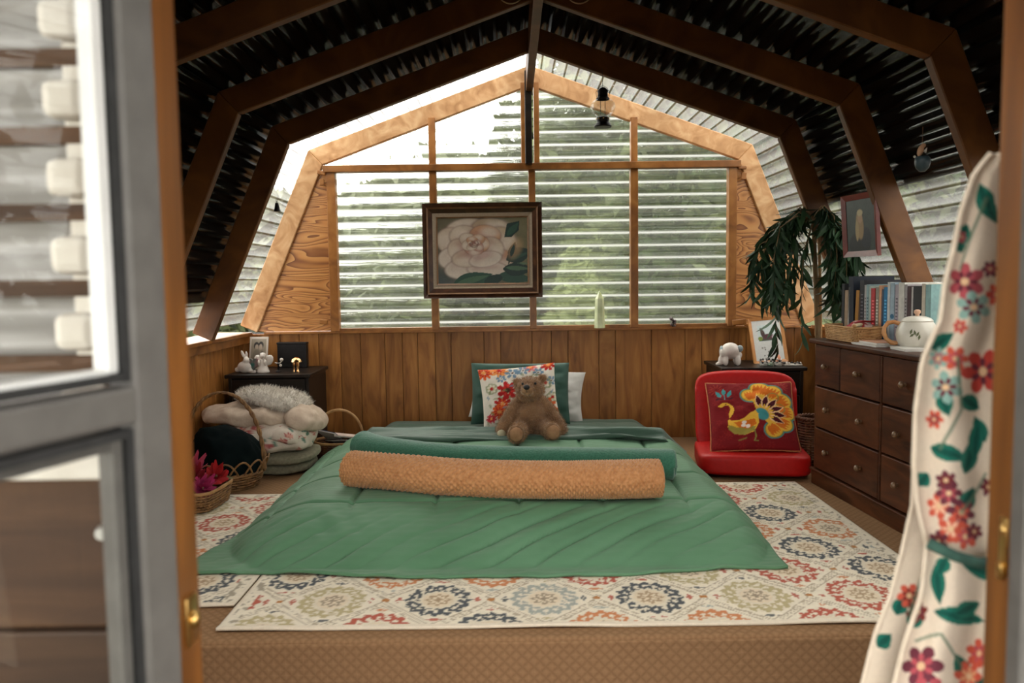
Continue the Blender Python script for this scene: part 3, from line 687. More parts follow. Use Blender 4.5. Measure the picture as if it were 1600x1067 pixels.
def comforter():
    nu, nv = 240, 200
    u, v = np.meshgrid(np.linspace(-1, 1, nu), np.linspace(0, 1, nv)); u = u.ravel(); v = v.ravel()
    XL, XR, Y0, Y1 = -1.10, .955, 2.70, 4.46
    X = np.where(u < 0, -.07 + (XL + .07) * -u, -.07 + (XR + .07) * u)
    Y = Y0 + (Y1 - Y0) * v
    front = np.clip(1 - v / .35, 0, 1)
    X = X + np.where(u < 0, u, 0) * .11 * front ** 1.5 * np.abs(u) ** 3 + .02 * fbm(v * 7 + 3, u * 2, 2) * np.abs(u) ** 4
    Y = Y + front ** 3 * (.10 * np.clip(-u - .55, 0, 1) ** 1.2 - .05 * np.exp(-((u - .05) / .55) ** 2) + .05 * fbm(u * 5, v * 2 + 4, 2)) + front ** 2 * .045 * np.clip(u - .6, 0, 1)
    # distance outside the mattress footprint
    hx = .80; yf = 3.12; xc = 0.0
    mx = np.where(X < xc, np.maximum(0, -(X + hx)) / .30, np.maximum(0, X - hx) / .17)
    my = np.maximum(0, yf - Y) / (.40)
    d = np.sqrt(mx ** 2 + my ** 2)
    top = MT + .02
    dc = np.clip(d, 0, 1); fall = (1 - dc ** 1.45) ** .85
    Z = .022 + (top - .012) * fall
    slope = np.clip(my * 1.8 - .1, 0, 1) * np.clip(1.5 - d, 0, 1)
    # puffed boxes between the stitch lines
    seam = lambda q, p, o: np.exp(-((((q - o) / p + .5) % 1 - .5) * p / .007) ** 2)
    Z += .012 * (np.abs(np.sin(PI * (X - .02) / .33)) ** .5 * np.abs(np.sin(PI * (Y - 3.10) / .40)) ** .5 - .5) * np.clip(1.1 - my * 2, 0, 1)
    Z -= .014 * seam(X, .33, .02) * np.clip(1 - my * 3, 0, 1) + .017 * seam(Y, .40, 3.10) * np.clip(1.3 - d, 0, 1)
    # slanting pull folds on the drape
    a = X * .80 + (Y - 2.7) * (-1.25) + .14 * fbm(X * 2.2, Y * 2.2, 2)
    fold = np.sin(a * 34 + 5 * fbm(X * 1.6 + 4, Y * 1.2, 2)); msk = np.clip(.25 + 2.6 * fbm(X * 2.6 + 9, Y * 2 + 2, 2) + .45 * (X > -.1), 0, 1)
    crest_ = np.sign(fold) * np.abs(fold) ** .7
    rid = (1 - np.abs(np.sin(a * 27 + 4 * fbm(X * 1.6 + 4, Y * 1.2, 2)))) ** 3; Z += (.007 * crest_ - .040 * rid) * np.clip(msk + .15, 0, 1) * slope
    a2 = X * 1.1 + (Y - 2.7) * .9; Z += .012 * np.sin(a2 * 44 + 7 * fbm(X * 2, Y * 2, 2)) * np.clip(.3 + 3 * fbm(X * 3 + 1, Y * 3, 2), 0, 1) * slope * np.clip(-X - .35, 0, .5) * 2
    Z += .014 * fbm(X * 7, Y * 7, 3) + .006 * fbm(X * 22, Y * 22, 2) * slope
    # bunched satin towards the head end
    hd = sstep(4.05, 4.30, Y); Z += hd * (.016 + .028 * fbm(X * 2.2 + Y, Y * 16 + X * 2.5, 3)) * np.clip(1.2 - mx, 0, 1)
    sd = np.clip(mx, 0, 1) * (Y > 3.1); Z += .016 * np.sin(Y * 26 + X * 9 + 4 * fbm(X * 3, Y * 2, 2)) * sd * np.clip(1.1 - d, 0, 1)
    Z = np.maximum(Z, .020)
    loose = np.exp(-(np.clip(1 - v * 18, 0, 1) - 1) ** 2 * 3) * (v < .06)
    Z += .012 * loose * np.clip(fbm(X * 4 + 2, X * 0 + 5, 2) * 3, 0, 1)
    ct_ = thing('comforter', 'green stitched comforter spread over the bed and trailing onto the rug', 'comforter', (-.07, 3.5, .01))
    V = np.stack([X + .07, Y - 3.5, Z - .01], 1); 
    o = pyobj('cover', V, gridfaces(nu, nv), GREEN, ct_, True); md = o.modifiers.new('thickness', 'SOLIDIFY'); md.thickness = .012; md.offset = -1
    # piped hem
    edge = [tuple(V[i]) for i in range(0, nu, 3)]; pipe('hem', [(p[0], p[1] - .002, p[2] - .004) for p in edge], .007, GREEN, ct_, 6)
    # turned-back darker strip
    n1, n2 = 150, 34
    a, b = np.meshgrid(np.linspace(-.93, .93, n1), np.linspace(0, 1, n2)); a = a.ravel(); b = b.ravel()
    yy = 4.18 + .30 * b + .10 * np.clip(a - .35, 0, 1) * -1.6 * (1 - b) + .03 * fbm(a * 3, b * 0 + 1, 2)
    zz = top + .022 + .028 * np.sin(PI * b) ** .5 + .10 * fbm(a * 1.6 + b, b * 6 + a * 1.5, 3)
    drop = np.clip(np.abs(a) - .80, 0, 1); zz = np.maximum(zz - drop * .95, .03)
    o = pyobj('turned_edge', np.stack([a + .07, yy - 3.5, zz - .01], 1), gridfaces(n1, n2), GREEN_D, ct_, True); md = o.modifiers.new('thickness', 'SOLIDIFY'); md.thickness = .008
    return ct_
comforter()

def blanket_roll(name, label, pts, r, mat, turns, knobs=0., squash=.85, seg=56, nl=170, seed=1):
    """a rolled blanket lying along pts; spiral ends"""
    t = thing(name, label, 'blanket', (pts[len(pts) // 2][0], pts[len(pts) // 2][1], pts[0][2] - r * squash)); L0 = Vector(t.location)
    P = [Vector(p) for p in pts]; V = []
    def along(s):
        k = s * (len(P) - 1); i = min(int(k), len(P) - 2); f = k - i; f = f
        p0, p1, p2, p3 = P[max(i - 1, 0)], P[i], P[i + 1], P[min(i + 2, len(P) - 1)]
        return .5 * ((2 * p1) + (p2 - p0) * f + (2 * p0 - 5 * p1 + 4 * p2 - p3) * f * f + (3 * p1 - p0 - 3 * p2 + p3) * f ** 3)
    R = np.zeros((nl, seg))
    S = np.linspace(0, 1, nl); A = np.linspace(0, 2 * PI, seg, endpoint=False)
    ss, aa = np.meshgrid(S, A, indexing='ij')
    lump = 1 + .10 * fbm(ss * 9 + seed, np.cos(aa) + 3, 2) + .05 * fbm(ss * 30, aa * 2 + seed, 2)
    rr = r * lump
    if knobs:
        rr = rr + knobs * (np.abs(np.sin(ss * 200 * 1.0 + aa * 9)) * np.abs(np.sin(ss * 200 * 1.0 - aa * 9)))
    rr *= (1 - .35 * np.clip((np.abs(ss - .5) - .488) / .012, 0, 1))
    for i, s in enumerate(S):
        c = along(s); tg = (along(min(1, s + .01)) - along(max(0, s - .01))).normalized(); sd = tg.cross(Vector((0, 0, 1))).normalized(); up = sd.cross(tg)
        for k in range(seg):
            q = c + sd * (math.cos(A[k]) * rr[i, k] * 1.06) + up * (math.sin(A[k]) * rr[i, k] * squash); V.append(q - L0)
    F = gridfaces(seg, nl, True)
    o = pyobj('roll', V, F, mat, t, True)
    for e in (0, 1):                                         # coiled ends
        c = along(e) - L0; tg = (along(1) - along(.98)).normalized() if e else (along(0) - along(.02)).normalized()
        sd = tg.cross(Vector((0, 0, 1))).normalized(); up = sd.cross(tg); pp = []
        for k in range(turns * 22):
            an = k / 22 * 2 * PI; q = r * .88 * (1 - k / (turns * 22) * .92); pp.append(c - tg * (.004 + q * .12) + sd * (math.cos(an) * q) + up * (math.sin(an) * q * squash))
        pipe('coil', pp, r * .42 / turns, mat, t, 8)
        bm = NB(); vs2 = [bm.verts.new(c - tg * .012 + sd * (math.cos(a_) * r * .86) + up * (math.sin(a_) * r * .86 * squash)) for a_ in np.linspace(0, 2 * PI, 24, endpoint=False)]
        bm.faces.new(vs2); obj('end', bm, mat, t)
    return t
zb = MT + .035
blanket_roll('rolled_blanket', 'tan waffle plush blanket rolled up across the foot of the bed', [(-.70, 3.36, zb + .062), (-.5, 3.27, zb + .066), (-.2, 3.17, zb + .062), (.1, 3.11, zb + .066), (.35, 3.09, zb + .068), (.585, 3.09, zb + .07)], .078, TAN, 3, .010, .88, 96, 420)
blanket_roll('rolled_blanket', 'green fleece blanket rolled up behind the tan blanket', [(-.74, 3.82, zb + .075), (-.6, 3.72, zb + .06), (-.3, 3.60, zb + .048), (.1, 3.52, zb + .046), (.45, 3.45, zb + .05), (.70, 3.40, zb + .05)], .072, GREEN_FLEECE, 2, 0., .9, 48, 160, 6)

# ------------------------------------------------------------------ pillows, teddy bear
def cushion_grid(w, h, t, n=44, pinch=.06, amp=.006, seed=0., pw=.42):
    a, b = np.meshgrid(np.linspace(-1, 1, n), np.linspace(-1, 1, n)); a = a.ravel(); b = b.ravel()
    X = a * w / 2 * (1 - pinch * (1 - b * b) * np.abs(a) ** 2); Y = b * h / 2 * (1 - pinch * (1 - a * a) * np.abs(b) ** 2)
    prof = np.clip((1 - a ** 2), 0, 1) ** pw * np.clip((1 - b ** 2), 0, 1) ** pw
    dz = amp * fbm(a * 3 + seed, b * 3, 3) * 4
    return a, b, X, Y, prof * t / 2, dz * np.clip(prof * 1.4, 0, 1)
def cushion(parent, w, h, t, mat_f, mat_b, paint=None, n=44, **k):
    """local x right, z up, front towards -y"""
    a, b, X, Y, T, dz = cushion_grid(w, h, t, n, **k)
    V = np.stack([X, -T + dz * -1, Y + h / 2], 1); col = None
    if paint: c = Canvas(a, b, (1, 1, 1)); paint(c); col = c.c
    f = pyobj('front', V, gridfaces(n, n), mat_f, parent, True, col)
    V2 = np.stack([X, T + dz, Y + h / 2], 1); g = pyobj('back', V2, [q[::-1] for q in gridfaces(n, n)], mat_b, parent, True, col if mat_b == mat_f else None)
    rim = [i for i in range(n)] + [i * n + n - 1 for i in range(1, n)] + [n * n - 1 - i for i in range(1, n)] + [(n - 1 - i) * n for i in range(1, n - 1)]
    return f, [tuple(V[i]) for i in rim]
PW_ = printed('printed_cotton', .8, 300, .15, .2)
def lean(o, ang, rotz=0., roll=0.): o.rotation_euler = (Matrix.Rotation(rotz, 3, 'Z') @ Matrix.Rotation(-ang, 3, 'X') @ Matrix.Rotation(roll, 3, 'Y')).to_euler()
BT = MT + .03
p = thing('pillow', 'white pillow leaning behind the green pillow', 'pillow', (.08, 4.93, BT - .01)); lean(p, math.radians(10), 0, math.radians(4)); cushion(p, .72, .32, .11, WHITEC, WHITEC, seed=4., amp=.012)
p = thing('pillow', 'dark green pillow propped behind the floral cushion', 'pillow', (.045, 4.76, BT - .005)); lean(p, math.radians(14), 0, math.radians(0.5)); cushion(p, .60, .375, .14, GREEN_P, GREEN_P, seed=1., amp=.013, pinch=.03)
def floral(c):
    c.c[:] = srgb(222, 212, 196)
    O, Rr, B, G, D, T_ = srgb(214, 92, 40), srgb(176, 34, 34), srgb(112, 138, 158), srgb(132, 140, 96), srgb(90, 60, 44), srgb(226, 150, 84)
    def fl_(x, y, r, o, i, ct, n=9, ph=0): c.petals(x, y, r * .25, r, n, .85, o, ph); c.petals(x, y, r * .1, r * .62, n, .6, i, ph + .3); c.ell(x, y, r * .24, r * .24, ct)
    fl_(-.86, .88, .26, O, Rr, T_, 10); fl_(-.45, .92, .26, T_, O, Rr, 9); fl_(.35, .95, .2, srgb(214, 120, 120), O, T_); fl_(.82, .95, .22, Rr, O, T_, 8)
    for x, y, r in ((-.12, .78, .2), (.16, .84, .18), (-.42, .62, .14), (.55, .72, .16), (.9, .42, .15)): c.petals(x, y, .03, r, 6, .8, B, x * 3); c.ell(x, y, r * .3, r * .3, srgb(216, 210, 200)); c.ell(x, y, r * .14, r * .14, D)
    for x, y in ((-.7, .32), (-.35, .1), (.72, .35), (.45, .5), (.88, -.1)): c.ring(x, y, .15, .05, G, .8, 1, .1, 7); c.petals(x, y, .02, .11, 7, .7, srgb(206, 196, 160)); c.ell(x, y, .05, .05, Rr)
    fl_(-.28, .22, .30, Rr, srgb(206, 60, 50), D, 7, .5); fl_(-.45, -.18, .24, Rr, O, T_, 8); fl_(-.55, -.42, .24, O, Rr, T_, 9); fl_(.72, -.35, .26, O, T_, Rr, 8); fl_(-.78, -.6, .16, srgb(190, 60, 70), Rr, T_); fl_(.9, -.62, .2, O, Rr, T_); fl_(.2, -.7, .3, Rr, O, T_)
    for i in range(26):
        x = random.uniform(-1, 1); y = random.uniform(-1, 1); an = random.uniform(0, 6.28); c.leaf(x, y, x + .16 * math.cos(an), y + .16 * math.sin(an), .035, random.choice((G, B, srgb(150, 150, 110))), .7)
p = thing('cushion', 'white cushion with red, orange and blue flower print behind the teddy bear', 'cushion', (.055, 4.56, BT + .0)); lean(p, math.radians(16), 0, math.radians(-5)); cushion(p, .455, .375, .12, PW_, WHITEC, floral, 70, seed=2.)

FURB = noisy('teddy_fur', srgb(108, 76, 50), srgb(154, 114, 78), 14, rough=.9, bump=.3, sheen=.3, detail=5)
FURS = noisy('teddy_fur_strand', srgb(120, 84, 54), srgb(184, 142, 100), 40, rough=.85, bump=0, sheen=.3)
FURP = noisy('teddy_paw_plush', srgb(150, 108, 78), srgb(176, 132, 98), 30, rough=.95, bump=.3)
def remeshed(bm, vox, name, mat, parent, it=6):
    o = obj(name, bm, mat, parent)
    md = o.modifiers.new('r', 'REMESH'); md.mode = 'VOXEL'; md.voxel_size = vox
    s2 = o.modifiers.new('s', 'SMOOTH'); s2.iterations = it; s2.factor = .5
    dg = bpy.context.evaluated_depsgraph_get(); me = bpy.data.meshes.new_from_object(o.evaluated_get(dg)); o.modifiers.clear(); old = o.data; o.data = me; bpy.data.meshes.remove(old)
    me.polygons.foreach_set('use_smooth', [True] * len(me.polygons)); me.update()
    return o
br = thing('teddy_bear', 'brown plush teddy bear sitting against the floral cushion', 'teddy bear', (.10, 4.29, BT + .006)); br.rotation_euler = (0, 0, math.radians(3))
bm = NB()
ball(bm, (0, .03, .10), (.088, .075, .098), 3); ball(bm, (0, .05, .17), (.068, .06, .07), 3)           # belly, chest
ball(bm, (-.005, .02, .262), (.078, .072, .068), 3); ball(bm, (-.022, -.045, .268), (.040, .040, .034), 3)   # head, muzzle
ball(bm, (.068, .05, .318), (.027, .016, .027), 2); ball(bm, (-.075, .045, .300), (.024, .015, .024), 2)      # ears
for s in (-1, 1):
    for k in range(7):
        f = k / 6; ball(bm, (s * lerp(.066, .155, f ** .8), lerp(.06, -.005, f), lerp(.185, .045, f)), (lerp(.036, .041, f),) * 3, 2)
    for k in range(6):
        f = k / 5; ball(bm, (s * lerp(.055, .088 if s < 0 else .098, f), lerp(.0, -.135 if s < 0 else -.10, f), lerp(.06, .048, f)), (lerp(.052, .046, f),) * 3, 2)
    ball(bm, (s * (.092 if s < 0 else .102), -.15 if s < 0 else -.112, .052), (.048, .03, .052), 2)
bb = remeshed(bm, .0075, 'body', FURB, br, 5)
V, F = strands(bb, 15000, .015, .0011, 3, .25, .45); fo = pyobj('fur', V, F, FURS, br, False); fo['kind'] = 'stuff'
bm = NB(); ball(bm, (-.024, -.052, .266), (.036, .036, .030), 3); obj('muzzle', bm, FURS, br, True)
bm = NB(); ball(bm, (-.030, -.086, .288), (.018, .013, .014), 2); obj('nose', bm, BLACKRUB, br, True)
for s in (-1, 1):
    bm = NB(); ball(bm, (-.014 + s * .034, -.048 + (.0 if s < 0 else .004), .302), .0072, 2); obj('eye', bm, BLACKRUB, br, True)
    bm = NB(); ball(bm, (s * (.094 if s < 0 else .104), -.178 if s < 0 else -.140, .052), (.036, .008, .040), 2); obj('foot_pad', bm, FURP, br, True)
pipe('mouth', [(-.030, -.088, .272), (-.028, -.087, .262), (-.040, -.080, .255), (-.05, -.07, .257)], .0016, BLACKRUB, br, 5)
bm = NB(); ball(bm, (-.165, -.04, .03), (.026, .022, .026), 2); [ball(bm, (-.165 + dx, -.060, .014), (.007, .008, .012), 1) for dx in (-.016, 0, .016)]
obj('paw', bm, noisy('cream_paw', srgb(170, 160, 130), srgb(196, 186, 156), 40, rough=.9), br, True)

# ------------------------------------------------------------------ furniture
def knob(parent, c, mat=KNOBW, r=.014):
    o = turned('knob', [(0, 0), (r * .55, 0), (r * .5, .008), (r * .95, .014), (r, .020), (r * .7, .026), (0, .028)], mat, parent, (0, 0, 0), 14)
    o.matrix_local = Matrix.Translation(c) @ Matrix.Rotation(PI / 2, 4, 'X'); return o
def drawer(parent, x0, x1, z0, z1, y, knobs, mat, kmat=KNOBW, r=.014):
    d = box('drawer', ((x0 + x1) / 2, y, (z0 + z1) / 2), (x1 - x0, .022, z1 - z0), mat, parent, bev=.004)
    for kx in knobs: knob(d, (lerp(x0, x1, kx), y - .011, (z0 + z1) / 2), kmat, r)
    return d
# long dresser: local x along the front (far -> near), local -y towards the room
L = 1.26; ax = Vector((.068, -.998)).normalized(); ang = math.atan2(ax.y, ax.x)
ds = thing('dresser', 'long dark wooden dresser with many drawers and round knobs along the wall', 'dresser', (1.488, 3.905, .0), ang)
W_ = .32
box('side_panel', (.012, W_ / 2, .375), (.024, W_ - .01, .65), DARKW, ds, bev=.003); box('side_panel', (L - .012, W_ / 2, .375), (.024, W_ - .01, .65), DARKW, ds, bev=.003)
box('back_panel', (L / 2, W_ - .012, .375), (L - .05, .012, .64), DARKW, ds)
box('carcass', (L / 2, W_ / 2 + .02, .375), (L - .05, W_ - .06, .62), BLACKW, ds)
bm = NB(); bx(bm, (L / 2, W_ / 2 - .008, .711), (L + .03, W_ + .03, .024), bev=.007, seg=3); obj('top', bm, DARKW, ds)
bm = NB(); bx(bm, (L / 2, W_ / 2, .035), (L + .01, W_ + .01, .07), bev=.004); bx(bm, (L / 2, W_ / 2 - .004, .075), (L + .018, W_ + .018, .012), bev=.004); obj('plinth', bm, DARKW, ds)
g = .004; yk = .006
for x0, x1, kn in ((.02, .275, (.5,)), (.275, .625, (.5,)), (.64, .985, (.5,)), (.985, L - .02, (.5,))): drawer(ds, x0 + g, x1 - g, .495 + g, .695, yk, kn, DARKW)
for z0, z1 in ((.29, .495), (.085, .29)):
    for x0, x1, kn in ((.02, .625, (.24, .76)), (.64, L - .02, (.22, .78))): drawer(ds, x0 + g, x1 - g, z0 + g, z1 - g, yk, kn, DARKW)
box('divider', (.6325, .004, .39), (.012, .02, .61), DARKW, ds, bev=.003)

def nightstand(label, x, y, w, d, h, rows, mat=BLACKW):
    t = thing('nightstand', label, 'nightstand', (x, y, 0), 0, 'black-brown nightstands')
    for s in (-1, 1): box('side_panel', (s * (w / 2 - .01), d / 2, (h - .02) / 2), (.02, d, h - .02), mat, t, bev=.003)
    box('back_panel', (0, d - .008, h / 2), (w - .04, .014, h - .05), mat, t); box('carcass', (0, d / 2 + .012, h / 2 + .02), (w - .044, d - .05, h - .09), mat, t)
    box('top', (0, d / 2 - .008, h - .011), (w + .03, d + .03, .022), mat, t, bev=.005)
    box('plinth', (0, .02, .025), (w - .04, .02, .05), mat, t)
    hh = (h - .022 - .06) / rows
    for k in range(rows): drawer(t, -w / 2 + .022, w / 2 - .022, .058 + k * hh + .004, .058 + (k + 1) * hh - .004, .006, (.5,), mat, GREYMETAL if x > 0 else KNOBW, .012)
    return t
nightstand('black-brown nightstand behind the quilt pile, holding figurines', -1.425, 4.62, .47, .43, .50, 2)
nightstand('black-brown nightstand behind the red chair, holding a framed picture', 1.475, 4.645, .47, .42, .50, 3)

# red legless chair
RED = noisy('red_leatherette', (.40, .005, .004), (.47, .008, .006), 50, rough=.45, bump=.15, spec=.25, bscale=160, bdist=.001)
REDS = noisy('dark_red_seam', (.22, .003, .004), (.28, .005, .006), 50, rough=.45)
ch = thing('floor_chair', 'bright red legless padded chair with a peacock cushion on it', 'chair', (1.265, 4.20, .012), math.radians(-9))
def padded(w, d, h, pw=8, n=22): return soft_slab(w, d, h, (n, n, n), .002, 5, pw)
bm = padded(.565, .47, .115, 7); o = obj('seat', bm, RED, ch, True)
bm = padded(.545, .50, .085, 7)
for v in bm.verts:
    x, y, z = v.co; yy = y + .25; bow = .025 * (x / .27) ** 2
    v.co = Vector((x * (1 + .02 * yy), .21 - z * 1.0 - bow + yy * .22, .06 + yy * .86 - .018 * (x / .27) ** 2 * (yy > .4)))
bmesh.ops.recalc_face_normals(bm, faces=bm.faces); obj('backrest', bm, RED, ch, True)
pts = [(.275 * math.copysign(abs(math.cos(a)) ** .25, math.cos(a)), .228 * math.copysign(abs(math.sin(a)) ** .25, math.sin(a)), .03) for a in np.linspace(0, 2 * PI, 60, endpoint=False)]
pipe('seat_piping', pts, .006, REDS, ch, 6, True)
box('hinge_bar', (0, .235, .05), (.5, .02, .03), BLACKIRON, ch, bev=.004)

# peacock cushion
def peacock(c):
    bg = srgb(120, 22, 26); c.c[:] = bg
    x, y = c.x, c.y
    OR, YL, TL_, MR, GR, PK = srgb(214, 110, 30), srgb(232, 178, 62), srgb(66, 138, 140), srgb(74, 16, 28), srgb(140, 134, 66), srgb(240, 190, 140)
    for i in range(70):                                            # tone-on-tone sprigs
        a, b = random.uniform(-1, 1), random.uniform(-1, 1); c.petals(a, b, .02, .09, 6, .5, srgb(142, 34, 32), i, .6)
    for a, b in ((-.78, .72), (.72, .8)): c.petals(a, b, .03, .2, 12, .45, srgb(158, 52, 40), 0, .8)
    cx, cy_ = .10, -.05                                              # tail fan
    lobes = [(-.02, .50, .24), (.22, .72, .26), (.50, .60, .26), (.72, .32, .26), (.78, .0, .26), (.68, -.32, .26), (.44, -.50, .24)]
    for a, b, r in lobes: c.ell(a, b, r, r, TL_, soft=.03)
    for a, b, r in lobes: c.ell(a, b, r * .90, r * .90, GR, soft=.03)
    for a, b, r in lobes: c.ell(a, b, r * .80, r * .80, YL, soft=.03)
    c.poly([(cx, cy_)] + [(a, b) for a, b, r in lobes], YL)
    for a, b, r in lobes:
        for k in (-.24, -.08, .08, .24):
            an = math.atan2(b - cy_, a - cx) + k * .62; R0 = math.hypot(a - cx, b - cy_); c.leaf(cx + math.cos(an) * R0 * .72, cy_ + math.sin(an) * R0 * .72, cx + math.cos(an) * (R0 + r * .6), cy_ + math.sin(an) * (R0 + r * .6), .045, OR)
    for a, b in ((.50, .42), (.62, .10)): c.ring(a, b, .13, .03, GR, .8)
    for an in (1.75, 1.32, .86, .38, -.10, -.50):
        ex, ey = cx + .12 + math.cos(an) * .56, cy_ + math.sin(an) * .56; sx_, sy_ = cx + .12 + math.cos(an) * .14, cy_ + math.sin(an) * .14
        c.leaf(sx_, sy_, ex, ey, .095, PK); c.leaf(lerp(sx_, ex, .12), lerp(sy_, ey, .12), lerp(sx_, ex, .93), lerp(sy_, ey, .93), .062, MR); c.leaf(sx_, sy_, lerp(sx_, ex, .35), lerp(sy_, ey, .35), .03, YL)
    c.ell(cx + .10, cy_ - .02, .15, .18, TL_, .5)
    body = [(.12, -.06), (.06, .04), (-.05, -.03), (-.18, -.16), (-.34, -.24), (-.50, -.24), (-.56, -.18), (-.54, 0), (-.50, .10), (-.54, .20), (-.62, .20), (-.72, .16), (-.80, .20), (-.70, .27), (-.56, .28), (-.44, .18), (-.42, .06), (-.46, -.06), (-.58, -.22), (-.60, -.42), (-.46, -.60), (-.22, -.64), (.0, -.54), (.10, -.34)]
    c.poly(body, YL); c.poly([(-.58, -.36), (-.40, -.44), (-.1, -.42), (.04, -.4), (-.02, -.52), (-.22, -.64), (-.46, -.60), (-.58, -.48)], GR, .85)
    c.poly([(-.46, -.30), (-.22, -.26), (.02, -.20), (.06, -.34), (-.12, -.46), (-.34, -.44)], OR)
    for a, b in ((-.24, -.38), (-.14, -.40), (-.22, -.30)): c.ell(a, b, .055, .045, srgb(240, 224, 210), .6)
    c.ell(-.60, .23, .018, .018, MR); c.line([(.0, -.5), (.02, -.68), (-.02, -.80), (.06, -.80)], .03, GR); c.line([(-.36, -.78), (-.20, -.72)], .04, GR, .6)
    c.line([(-.62, .38), (-.62, .62)], .02, TL_)                       # small sprig
    for a, b, e in ((-.62, .62, .0), (-.70, .54, -.1), (-.54, .54, .1)): c.leaf(a, b - .08, a + e, b + .14, .05, TL_)
    for a in (-.78, -.46): c.ell(a, .42, .05, .03, MR, .3); c.ell((a - .62) / 2, .40, .05, .03, MR, -.3)
PKM = printed('peacock_weave', .85, 260, .35, .2)
p = thing('cushion', 'square red cushion embroidered with a golden peacock', 'cushion', (1.250, 4.055, .128)); lean(p, math.radians(36), math.radians(-9), math.radians(-1.5))
f, rim = cushion(p, .45, .405, .12, PKM, RED, peacock, 110, seed=3., pinch=.045)
pipe('piping', rim[::3], .0045, noisy('tan_piping', srgb(170, 100, 60), srgb(196, 126, 80), 60, rough=.8), p, 6, True)

# ------------------------------------------------------------------ things for the walls
def flat_print(name, w, h, n, paint, mat, parent, c=(0, 0, 0)):
    """upright print in the local x-z plane facing -y; canvas runs -1..1"""
    nv = max(2, int(n * h / w)); a, b = np.meshgrid(np.linspace(-1, 1, n), np.linspace(-1, 1, nv)); a = a.ravel(); b = b.ravel()
    cv = Canvas(a, b, (1, 1, 1)); paint(cv)
    V = np.stack([a * w / 2 + c[0], np.full(len(a), c[1]), b * h / 2 + c[2]], 1); return pyobj(name, V, gridfaces(n, nv), mat, parent, False, cv.c)
def frame_bars(name, w, h, bw, th, mat, parent, y=0., prof=None):
    """four mitred bars around an opening of outer size w x h"""
    for (x0, z0, x1, z1, xi0, zi0, xi1, zi1) in ((-w / 2, h / 2, w / 2, h / 2, -w / 2 + bw, h / 2 - bw, w / 2 - bw, h / 2 - bw), (w / 2, h / 2, w / 2, -h / 2, w / 2 - bw, h / 2 - bw, w / 2 - bw, -h / 2 + bw),
                 (w / 2, -h / 2, -w / 2, -h / 2, w / 2 - bw, -h / 2 + bw, -w / 2 + bw, -h / 2 + bw), (-w / 2, -h / 2, -w / 2, h / 2, -w / 2 + bw, -h / 2 + bw, -w / 2 + bw, h / 2 - bw)):
        bm = NB(); fr_ = [(x0, z0), (x1, z1), (xi1, zi1), (xi0, zi0)]; f2 = lambda k, j: fr_[k]
        A = [bm.verts.new((q[0], y + th, q[1])) for q in fr_]; dep = [0, 0, th * .45, th * .45]
        B = [bm.verts.new((q[0], y + dd, q[1])) for q, dd in zip(fr_, dep)]
        bm.faces.new(A); bm.faces.new(B[::-1])
        for i in range(4): bm.faces.new((A[i], B[i], B[(i + 1) % 4], A[(i + 1) % 4]))
        bmesh.ops.recalc_face_normals(bm, faces=bm.faces); obj(name, bm, mat, parent)
FRM1 = wood('picture_frame_walnut', (.03, .010, .004), (.055, .02, .008), (.10, .04, .015), (6, 6, 6), 2, .3, 1., rand=.05)
FRM2 = wood('picture_frame_gilt_edge', (.16, .075, .03), (.22, .11, .045), (.30, .15, .065), (6, 6, 6), 2, .3, 1., rand=.05)
LINEN = noisy('linen_liner', srgb(150, 132, 112), srgb(176, 158, 136), 200, rough=.9)
